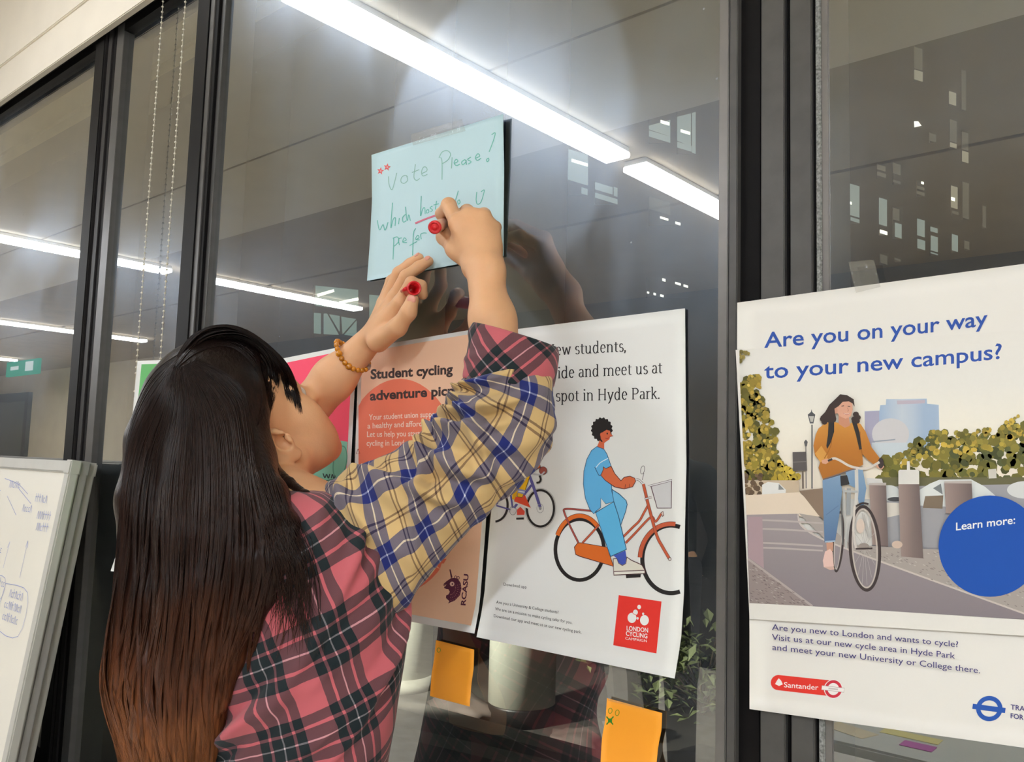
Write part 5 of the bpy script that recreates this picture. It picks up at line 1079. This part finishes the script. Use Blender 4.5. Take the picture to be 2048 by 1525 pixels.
m_board = mat('whiteboard_face', (238, 232, 220), .3, vary=.015, scale=6); m_bfr = mat('whiteboard_frame', (190, 187, 180), .45, vary=.03); m_bfr2 = mat('whiteboard_frame_shadow_grey', (158, 154, 150), .45, vary=.03)
def board(y, xr, zt, label, fr, write=False):
    e = empty('whiteboard', (xr-.5, y-.18, 0), label, 'whiteboard', 'whiteboards leaning on the window')
    wd, H_ = 1.0, zt/.9912+.002; la = math.atan(.133); M = Matrix.Translation((xr-wd, y-.133*zt, 0)) @ Matrix.Rotation(-la, 4, 'X')
    def bx(name, x0, x1, y0, y1, z0, z1, m, bev=.003):
        bm = bmesh.new(); bbox(bm, x0, x1, y0, y1, z0, z1, bev); bmesh.ops.transform(bm, matrix=M, verts=bm.verts); return frombm(name, bm, m, e)
    bx('panel', .015, wd-.015, -.004, .006, .015, H_-.012, m_board, 0)
    bx('frame_side', 0, .026, -.010, .010, 0, H_, fr); bx('frame_side', wd-.026, wd, -.010, .010, 0, H_, fr); bx('frame_top', .026, wd-.026, -.010, .010, H_-.026, H_, fr); bx('frame_bottom', .026, wd-.026, -.010, .010, 0, .026, fr)
    bx('corner_cap', wd-.030, wd+.002, -.012, .012, H_-.030, H_+.002, fr)
    if write:
        bm = bmesh.new(); ly = -.0052
        def s(pts, w=.0015):
            P = [Vector((float(p[0]), ly, float(p[1]))) for p in cr(pts, 4)]
            for a, b in zip(P, P[1:]):
                d = (b-a); n_ = Vector((-d.z, 0, d.x)).normalized()*w/2 if d.length > 0 else Vector((0, 0, w))
                bm.faces.new([bm.verts.new(v) for v in (a+n_, a-n_, b-n_, b+n_)])
        r = random.Random(4)
        def scrib(x, z, n, h=.016, step=.011):
            for i in range(n):
                xx = x+i*step; k = r.random()
                if k < .35: s([(xx, z), (xx+.002, z+h), (xx+.006, z+h*.6), (xx+.008, z)])
                elif k < .7: s([(xx+.007, z+h*.7), (xx+.001, z+h*.6), (xx+.001, z+.002), (xx+.008, z+.002)])
                else: s([(xx, z+h*1.2), (xx+.001, z)]); s([(xx-.002, z+h*.7), (xx+.006, z+h*.75)])
        R_ = wd-.03; T_ = H_-.03
        for x, z, n in ((-.30, -.04, 6), (-.13, -.065, 6), (-.10, -.10, 7), (-.09, -.125, 6), (-.19, -.09, 5), (-.31, -.19, 5), (-.27, -.26, 7), (-.17, -.30, 9), (-.165, -.325, 8), (-.155, -.275, 7), (-.24, -.38, 5), (-.34, -.52, 3), (-.335, -.545, 4), (-.27, -.73, 4), (-.26, -.76, 4), (-.40, -.06, 5), (-.42, -.30, 6)): scrib(R_+x, T_+z, n)
        for q in ([(-.19, -.25), (-.19, -.34), (-.06, -.345), (-.06, -.255), (-.19, -.25)], [(-.28, -.24), (-.28, -.285), (-.20, -.285), (-.20, -.24), (-.28, -.24)], [(-.12, -.15), (-.12, -.23)], [(-.12, -.15), (-.126, -.165)], [(-.12, -.15), (-.113, -.165)], [(-.22, -.16), (-.225, -.22)], [(-.22, -.16), (-.227, -.175)], [(-.34, -.02), (-.25, -.03), (-.18, -.05)], [(-.3, -.06), (-.22, -.10)], [(-.24, -.04), (-.15, -.07)], [(-.30, -.58), (-.29, -.67)]): s([(R_+a, T_+b) for a, b in q], .0013)
        for cx, cz, rx, rz in ((-.31, -.53, .05, .045), (-.25, -.745, .06, .055)):
            s([(R_+cx+rx*math.cos(a), T_+cz+rz*math.sin(a)) for a in np.linspace(0, 6.3, 14)], .0013)
        bmesh.ops.transform(bm, matrix=M, verts=bm.verts); frombm('lettering', bm, mat('blue_marker_ink', (150, 158, 206), .6, vary=.2, scale=80), e)
board(-.088, at(153, 926, -.088)[0], 1.395, 'white board with blue scribbled diagrams, in front of the leaning boards', m_bfr, True)
board(-.064, at(171, 928, -.064)[0], 1.393, 'middle of the three boards leaning on the window, only its edge shows', m_bfr2)
board(-.040, at(185, 929, -.040)[0], 1.390, 'board next to the glass behind the other two boards, only its edge shows', m_bfr)

# ------------------------------------------------------------------ outside
m_conc = mat('dark_paving', (70, 66, 60), .8, vary=.25, scale=5, bump=.3, bscale=40)
bm = bmesh.new(); bbox(bm, -60, 60, .3, 70, -.12, .15); tag(frombm('pavement_ground', bm, m_conc), kind='structure')
# raised planter edge and kerb close to the window
m_kerb = mat('stone_kerb', (66, 62, 56), .7, vary=.3, scale=7, bump=.35, bscale=30)
def kerb(px0, py0, px1, py1, z, w, h, label):
    a, b = atz(px0, py0, z), atz(px1, py1, z); d = nrm(b-a); n_ = np.array([-d[1], d[0], 0]); bm = bmesh.new()
    vs = [bm.verts.new(Vector(q)) for q in (a, b, b+n_*w, a+n_*w, a-[0, 0, h], b-[0, 0, h], b+n_*w-[0, 0, h], a+n_*w-[0, 0, h])]
    for f in ((0, 1, 2, 3), (4, 7, 6, 5), (0, 4, 5, 1), (1, 5, 6, 2), (2, 6, 7, 3), (3, 7, 4, 0)): bm.faces.new([vs[i] for i in f])
    tag(frombm('kerb', bm, m_kerb), label, 'kerb')
cc = atz(1042, 1440, .15); 
m_col = mat('pale_column_paint', (206, 206, 190), .6, vary=.03, scale=3); m_cb = mat('black_column_plinth', (26, 24, 22), .45, vary=.2)
dist = float((cc-CAM)@FWD); rc = 67.5/FPX*dist
e = empty('round_column', cc, 'pale round column on a black plinth standing outside behind the white poster', 'column')
zc0 = .15; zp = zat(cc[0], cc[1], 1403)
bm = bmesh.new(); lathe(bm, (cc[0], cc[1], zp), (0, 0, 1), [(rc, 0), (rc, 4.2-zp)], 40); frombm('shaft', bm, m_col, e, True)
bm = bmesh.new(); lathe(bm, (cc[0], cc[1], zc0), (0, 0, 1), [(rc*1.0, 0), (rc*1.0, zp-zc0-.012), (rc*.985, zp-zc0)], 40); frombm('plinth', bm, m_cb, e, True)
p2 = atz(818, 1330, .55); d2 = float((p2-CAM)@FWD)
m_col2 = m_col
c2 = atz(800, 1372, .15); e = empty('round_column', c2, 'pale round column outside, half hidden by the edge of the pink shirt', 'column'); r2 = 62/FPX*float((c2-CAM)@FWD)
bm = bmesh.new(); lathe(bm, (c2[0], c2[1], .15), (0, 0, 1), [(r2, 0), (r2, 4.2)], 40); frombm('shaft', bm, m_col2, e, True)
bm = bmesh.new(); lathe(bm, (c2[0], c2[1], .15), (0, 0, 1), [(r2*1.14, 0), (r2*1.14, .05), (r2*1.02, .07)], 40); frombm('base_ring', bm, mat('pale_stone', (150, 148, 136), .7), e, True)
kerb(700, 1392, 1220, 1535, .42, .12, .27, 'long stone kerb crossing the ground just outside the glass')
kerb(690, 1450, 1090, 1545, .52, .10, .30, 'lower kerb stone closest to the glass, left of the sticky note with a cross')
# leafy shrub and stones beside the column
m_leaf = mat('shrub_leaf', (128, 138, 92), .6, vary=.4, scale=9); m_stem = mat('shrub_stem', (70, 58, 46), .8)
def shrub(px, py, rad, n, seed, label):
    b = atz(px, py, .15); r = random.Random(seed); e = empty('shrub', b, label, 'shrub', 'shrubs outside')
    bm = bmesh.new(); bs = bmesh.new()
    for i in range(n):
        a = r.uniform(0, 6.28); t = r.uniform(0, 1)**.5; p = np.array([b[0]+rad*t*math.cos(a), b[1]+rad*t*math.sin(a), .17+r.uniform(.05, 1)*rad*1.5*(1-.5*t)])
        d = nrm([r.uniform(-1, 1), r.uniform(-1, 1), r.uniform(-.2, 1)]); s_, t_, _ = frame_from(d); s_ = np.array(s_); L_ = r.uniform(.05, .10)
        q = [p, p+d*L_*.5+s_*L_*.28+[0, 0, .01], p+d*L_, p+d*L_*.5-s_*L_*.28+[0, 0, .01]]; bm.faces.new([bm.verts.new(Vector(k)) for k in q])
        if i % 9 == 0: tube(bs, [b+[0, 0, .0], (b+p)/2+[0, 0, .04], p], .006, 5)
    frombm('foliage', bm, m_leaf, e)['kind'] = 'stuff'; frombm('stems', bs, m_stem, e)
shrub(1405, 1430, .34, 420, 3, 'leafy shrub outside near the right post, beside the sticky note with a cross'); shrub(1215, 1330, .30, 200, 5, 'low shrub outside just right of the column plinth')
m_rock = mat('dark_stone', (82, 72, 66), .8, vary=.35, scale=6, bump=.4, bscale=20)
for i, (px, py, s_, d_) in enumerate(((1165, 1500, .10, 'flat dark stone right of the column plinth'), (1262, 1475, .10, 'dark stone behind the sticky note with a cross'), (1400, 1590, .16, 'large dark stone outside at lower right of the main pane'), (925, 1430, .12, 'small dark stone left of the column plinth'))):
    b = atz(px, py, .15); r = random.Random(i); bm = bmesh.new(); bmesh.ops.create_icosphere(bm, subdivisions=3, radius=1)
    for v in bm.verts:
        k = 1+.22*math.sin(v.co.x*4+i)+.14*math.sin(v.co.y*7+2*i)+.1*math.sin(v.co.z*9); v.co = Vector((b[0]+v.co.x*s_*1.5*k, b[1]+v.co.y*s_*k, .15+max(v.co.z*.6*k+.25, -.02)*s_))
    tag(frombm('stone', bm, m_rock, None, True), d_, 'stone', 'stones outside')
# night facade across the street with lit windows
fa = np.array(RIGHT*(1665-1024)/FPX-UP*(440-762.5)/FPX+FWD); A0 = CAM+fa*30; fd = RIGHT*(3590-1024)/FPX-UP*(1100-762.5)/FPX+FWD; fd = nrm([fd[0], fd[1], 0]); fn = np.array([fd[1], -fd[0], 0])
if fn@(CAM-A0) < 0: fn = -fn
def onf(px, py, off=0.0):
    d = RIGHT*(px-1024)/FPX-UP*(py-762.5)/FPX+FWD; t = ((A0+fn*off-CAM)@fn)/(d@fn); return CAM+d*t
bld = empty('office_building', A0*[1, 1, 0], 'dark office building across the street with rows of lit windows', 'building')
m_fac = mat('night_facade', (52, 46, 42), .9, vary=.1, scale=.3)
pl, pr_ = onf(560, 600), onf(2300, 600); bm = bmesh.new()
vs = [bm.verts.new(Vector(q)) for q in ([*pl[:2], .15], [*pr_[:2], .15], [*pr_[:2], 24], [*pl[:2], 24])]; vs += [bm.verts.new(v.co-Vector(fn)*8) for v in vs]
for f in ((0, 1, 2, 3), (4, 7, 6, 5), (0, 4, 5, 1), (1, 5, 6, 2), (2, 6, 7, 3), (3, 7, 4, 0)): bm.faces.new([vs[i] for i in f])
frombm('wall', bm, m_fac, bld)
GLO = {'c': emis('window_glow_cool', (190, 206, 200), .55), 'w': emis('window_glow_warm', (216, 206, 180), .5), 'd': emis('window_glow_dim', (150, 146, 132), .30), 'b': emis('window_lamp', (255, 252, 240), 2.4), 't': emis('window_glow_teal', (176, 206, 196), .5)}
m_wfr = mat('facade_window_frame', (40, 38, 38), .6)
def lit(panes, ox, oy, k):
    allp = np.concatenate([np.asarray(p, float) for _, p in panes])/k+[ox, oy]; lo, hi = allp.min(0)-1.2, allp.max(0)+1.2
    P0 = [onf(lo[0], lo[1]), onf(hi[0], lo[1]), onf(hi[0], hi[1]), onf(lo[0], hi[1])]
    def slab(name, q, th, m, par):
        bm = bmesh.new(); v = [bm.verts.new(Vector(x)) for x in q]+[bm.verts.new(Vector(x+fn*th)) for x in q]; n = len(q)
        bm.faces.new(v[:n][::-1]); bm.faces.new(v[n:])
        for i in range(n): bm.faces.new((v[i], v[(i+1) % n], v[n+(i+1) % n], v[n+i]))
        return frombm(name, bm, m, par)
    f = slab('window', P0, .04, m_wfr, bld)
    for c, p in panes: slab('lamp' if c == 'b' else 'pane', [onf(x/k+ox, y/k+oy, .05 if c != 'b' else .09) for x, y in p], .02, GLO[c], f)
pg = lambda x0, y0, x1, y1, s=.3: [(x0, y0), (x1, y0+(x1-x0)*s), (x1, y1+(x1-x0)*s), (x0, y1)]
K = (1400, 0, 2.724)
for panes in ([('c', pg(725, 968, 784, 1130)), ('c', pg(722, 1142, 784, 1162))], [('c', pg(817, 1002, 866, 1172)), ('c', pg(820, 1184, 866, 1202)), ('b', pg(812, 1098, 824, 1112))], [('c', pg(975, 1078, 1016, 1222)), ('b', pg(980, 1252, 1018, 1270))], [('d', pg(1050, 1132, 1084, 1195)), ('c', pg(1062, 1214, 1096, 1290))],
              [('c', pg(1183, 1192, 1222, 1282)), ('c', pg(1184, 1302, 1224, 1352))], [('c', pg(1255, 1236, 1292, 1260)), ('c', pg(1257, 1284, 1293, 1364)), ('c', pg(1256, 1374, 1293, 1380))], [('c', pg(1372, 1276, 1403, 1364))], [('d', pg(1440, 1312, 1465, 1354))], [('w', pg(1367, 1012, 1401, 1130)), ('b', pg(1368, 1074, 1386, 1092)), ('d', pg(1375, 1148, 1406, 1162))], [('d', pg(1430, 992, 1462, 1186))],
              [('d', pg(1167, 256, 1209, 372)), ('w', pg(1167, 380, 1211, 432))], [('d', pg(1362, 652, 1396, 770)), ('w', pg(1362, 776, 1396, 800))], [('d', pg(1426, 718, 1459, 812)), ('w', pg(1428, 822, 1460, 880))], [('w', pg(1357, 498, 1393, 566))], [('d', pg(1426, 382, 1446, 596))], [('d', pg(1250, 726, 1283, 766))], [('d', pg(722, 772, 782, 800)), ('d', pg(722, 812, 782, 832))], [('d', pg(965, 896, 1008, 922)), ('d', pg(965, 936, 1010, 956))], [('d', pg(1052, 888, 1090, 944)), ('d', pg(1052, 980, 1090, 992))],
              [('d', pg(1181, 1012, 1220, 1028)), ('d', pg(1180, 1040, 1221, 1056)), ('b', pg(1205, 990, 1217, 1002))], [('d', pg(982, 1386, 1018, 1432))], [('d', pg(1060, 1406, 1090, 1416))], [('d', pg(1540, 1122, 1555, 1236))], [('b', [(1166, 662), (1186, 662), (1204, 686), (1168, 694)])]): lit(panes, *K)
K = (1080, 200, 5.084)
for panes in ([('c', [(1108, 262), (1320, 205), (1320, 372), (1108, 300)]), ('c', pg(1108, 312, 1320, 372)), ('b', pg(1225, 205, 1312, 235))], [('c', [(1395, 172), (1530, 138), (1530, 472), (1395, 414)]), ('c', [(1545, 132), (1578, 124), (1578, 548), (1545, 536)]), ('c', pg(1395, 428, 1538, 484)), ('b', pg(1430, 300, 1522, 328))],
              [('c', pg(280, 500, 484, 810)), ('c', pg(420, 890, 480, 952)), ('b', pg(320, 600, 482, 630))], [('c', pg(560, 838, 734, 910)), ('c', pg(750, 888, 784, 976)), ('c', pg(560, 945, 784, 994))], [('d', pg(1110, 985, 1320, 1110)), ('b', pg(1220, 1185, 1300, 1205)), ('b', pg(1376, 1238, 1424, 1262))]): lit(panes, *K)
K = (600, 560, 6.353)
lit([('t', pg(196, 75, 735, 330, .1)), ('t', pg(176, 420, 262, 680, .1)), ('t', [(300, 430), (340, 430), (490, 700), (300, 690)]), ('t', [(370, 440), (500, 460), (500, 660)]), ('t', [(524, 470), (710, 500), (540, 690)]), ('t', [(715, 520), (715, 720), (560, 700)]), ('b', [(215, 180), (425, 120), (432, 155), (225, 218)]), ('b', [(495, 275), (735, 225), (742, 262), (505, 305)]), ('t', pg(880, 190, 1010, 600, .1))], *K)
K = (400, 0, 1.932)
lit([('b', pg(1786, 1076, 1797, 1086)), ('b', pg(1836, 1090, 1856, 1098)), ('b', pg(1868, 1100, 1884, 1108)), ('b', pg(1727, 1127, 1734, 1134)), ('b', pg(1752, 1132, 1760, 1140)), ('b', pg(1778, 1138, 1790, 1146))], *K)
bm = bmesh.new(); bbox(bm, -9, XR, .06, .42, 2.56, 4.2); tag(frombm('wall_above', bm, m_wall2), kind='structure')

# bollard lamp added out of sight behind the woman to brighten the columns
lp = at(440, 1010, .95)*[1, 1, 0]+[0, 0, .15]; e = empty('added_bollard_lamp', lp, 'added low bollard lamp hidden outside behind the woman to light the pale columns', 'lamp')
bm = bmesh.new(); lathe(bm, lp, (0, 0, 1), [(.06, 0), (.06, .86), (.05, .88)], 24); frombm('post', bm, m_gdark, e, True)
bm = bmesh.new(); lathe(bm, lp, (0, 0, 1), [(.02, .86), (.02, 1.0), (.085, 1.02), (.09, 1.05), (.07, 1.08)], 24); frombm('lamp_hood', bm, m_gdark, e, True)
for tx, en in ((cc, 330), (c2, 170)):
    ld = bpy.data.lights.new('column_fill_light', 'SPOT'); ld.energy = en; ld.color = (1, .96, .88); ld.spot_size = math.radians(66); ld.spot_blend = .35; ld.shadow_soft_size = .04
    lo = bpy.data.objects.new('column_fill_light', ld); COL.objects.link(lo); lo.location = lp+[.06, .06, .97]; lo.rotation_euler = (Vector(tx+[0, 0, .25])-lo.location).to_track_quat('-Z', 'Y').to_euler()
    lo.parent = e; lo.matrix_parent_inverse = e.matrix_world.inverted()
# ------------------------------------------------------------------ room things seen only as reflections
t = empty('table', (-.35, -1.75, 0), 'white table reflected in the glass under the campus poster', 'table')
m_tab = mat('white_table_top', (206, 206, 198), .5, vary=.03); box('table_top', -.98, .75, -2.25, -1.36, .722, .75, m_tab, t, .006)
for x in (-.9, .67):
    for y in (-2.17, -1.44): box('leg', x-.02, x+.02, y-.02, y+.02, 0, .722, m_gdark, t)
def flat(name, c, w, d, m, label, cat, rz=0.0):
    bm = bmesh.new(); bbox(bm, -w/2, w/2, -d/2, d/2, 0, .0015); bmesh.ops.transform(bm, matrix=Matrix.Translation((c[0], c[1], .7502)) @ Matrix.Rotation(rz, 4, 'Z'), verts=bm.verts); tag(frombm(name, bm, m), label, cat)
def refl(px, py): q = atz(px, py, .75); return (q[0], -q[1])
flat('paper_strip', refl(1822, 1474), .14, .05, mat('yellow_paper', (236, 222, 140), .7), 'pale yellow paper strip reflected under the campus poster', 'paper'); flat('paper_sheet', refl(1836, 1494), .075, .05, mat('purple_paper', (176, 66, 156), .7), 'purple paper slip reflected beside the yellow strip', 'paper'); flat('paper_sheet', refl(1700, 1462), .12, .07, mat('cream_paper', (222, 206, 170), .7), 'cream paper lying at the left end of the reflected table', 'paper', .3)
by = empty('person', (-2.0, -2.72, 0), 'bystander in a dark cap and dark jacket, a dim reflection right of the white poster', 'person')
bx_, by_ = -2.12, -2.72
q = Field((bx_-.34, by_-.28, .02), (bx_+.34, by_+.26, 1.80), .0065); X = np.array([bx_, by_, 0.])
v3 = lambda x, y, z: X+[x, y, z]
q.ell(v3(0, .01, 1.62), (.072, .092, .105), np.eye(3), .02); q.ell(v3(0, .03, 1.555), (.05, .06, .05), np.eye(3), .03); q.cap(v3(0, .095, 1.63), v3(0, .112, 1.60), .010, .014, .012); q.cap(v3(0, -.01, 1.46), v3(0, 0, 1.56), .058, .054, .03)
q.cap(v3(0, -.01, 1.30), v3(0, 0, 1.05), .13, .12, .06)
for s_ in (1, -1):
    q.ell(v3(s_*.075, 0, 1.61), (.012, .02, .03), np.eye(3), .01); q.cap(v3(s_*.05, -.01, 1.38), v3(s_*.19, -.01, 1.37), .07, .055, .04); q.chain([v3(s_*.20, -.01, 1.37), v3(s_*.27, -.06, 1.10), v3(s_*.12, -.20, .94)], [.05, .04, .028], .02); q.cap(v3(s_*.12, -.20, .94), v3(s_*.06, -.21, .92), .026, .026, .02); q.chain([v3(s_*.09, 0, .98), v3(s_*.10, .01, .50), v3(s_*.10, -.01, .08)], [.085, .06, .045], .03)
    for k in range(4): q.chain([v3(s_*.05, -.21-.004*s_, .945-.016*k), v3(s_*.01, -.215-.012*s_, .94-.016*k), v3(-s_*.02, -.21-.016*s_, .935-.016*k)], [.009, .008, .007], .004)
    q.cap(v3(s_*.07, -.20, .955), v3(s_*.03, -.205, .98), .011, .009, .008)
q.mesh('body', m_skin, by)
q = Field((bx_-.38, by_-.27, .75), (bx_+.38, by_+.22, 1.56), .007); q.cap(v3(0, -.01, 1.36), v3(0, 0, .95), .15, .15, .06); q.cap(v3(0, -.01, 1.44), v3(0, -.01, 1.5), .082, .072, .03)
for s_ in (1, -1): q.cap(v3(s_*.05, -.01, 1.39), v3(s_*.19, -.01, 1.38), .085, .07, .04); q.chain([v3(s_*.20, -.01, 1.37), v3(s_*.27, -.06, 1.10), v3(s_*.14, -.185, .945)], [.068, .056, .044], .02)
q.mesh('jacket', mat('dark_jacket', (36, 40, 38), .85), by)
q = Field((bx_-.24, by_-.20, .0), (bx_+.24, by_+.20, 1.02), .008)
for s_ in (1, -1): q.chain([v3(s_*.085, 0, .95), v3(s_*.10, .01, .50), v3(s_*.10, -.01, .05)], [.105, .078, .062], .03)
q.mesh('trousers', mat('dark_trousers', (34, 34, 38), .85), by)
q = Field((bx_-.14, by_-.16, 1.58), (bx_+.14, by_+.22, 1.80), .004); q.ell(v3(0, 0, 1.67), (.092, .108, .085), np.eye(3), .01); q.ell(v3(0, .13, 1.665), (.072, .075, .010), np.eye(3), .02); q.ell(v3(0, .04, 1.58), (.2, .14, .07), np.eye(3), .006, cut=True)
q.mesh('cap', mat('dark_cap', (30, 36, 36), .9), by)
for s_ in (1, -1): box('shoe', bx_+s_*.10-.05, bx_+s_*.10+.05, by_-.10, by_+.17, .0, .085, mat('black_shoe', (24, 24, 24), .5), by, .03)
# a box under the reflected window edge at far left
print('scene built')
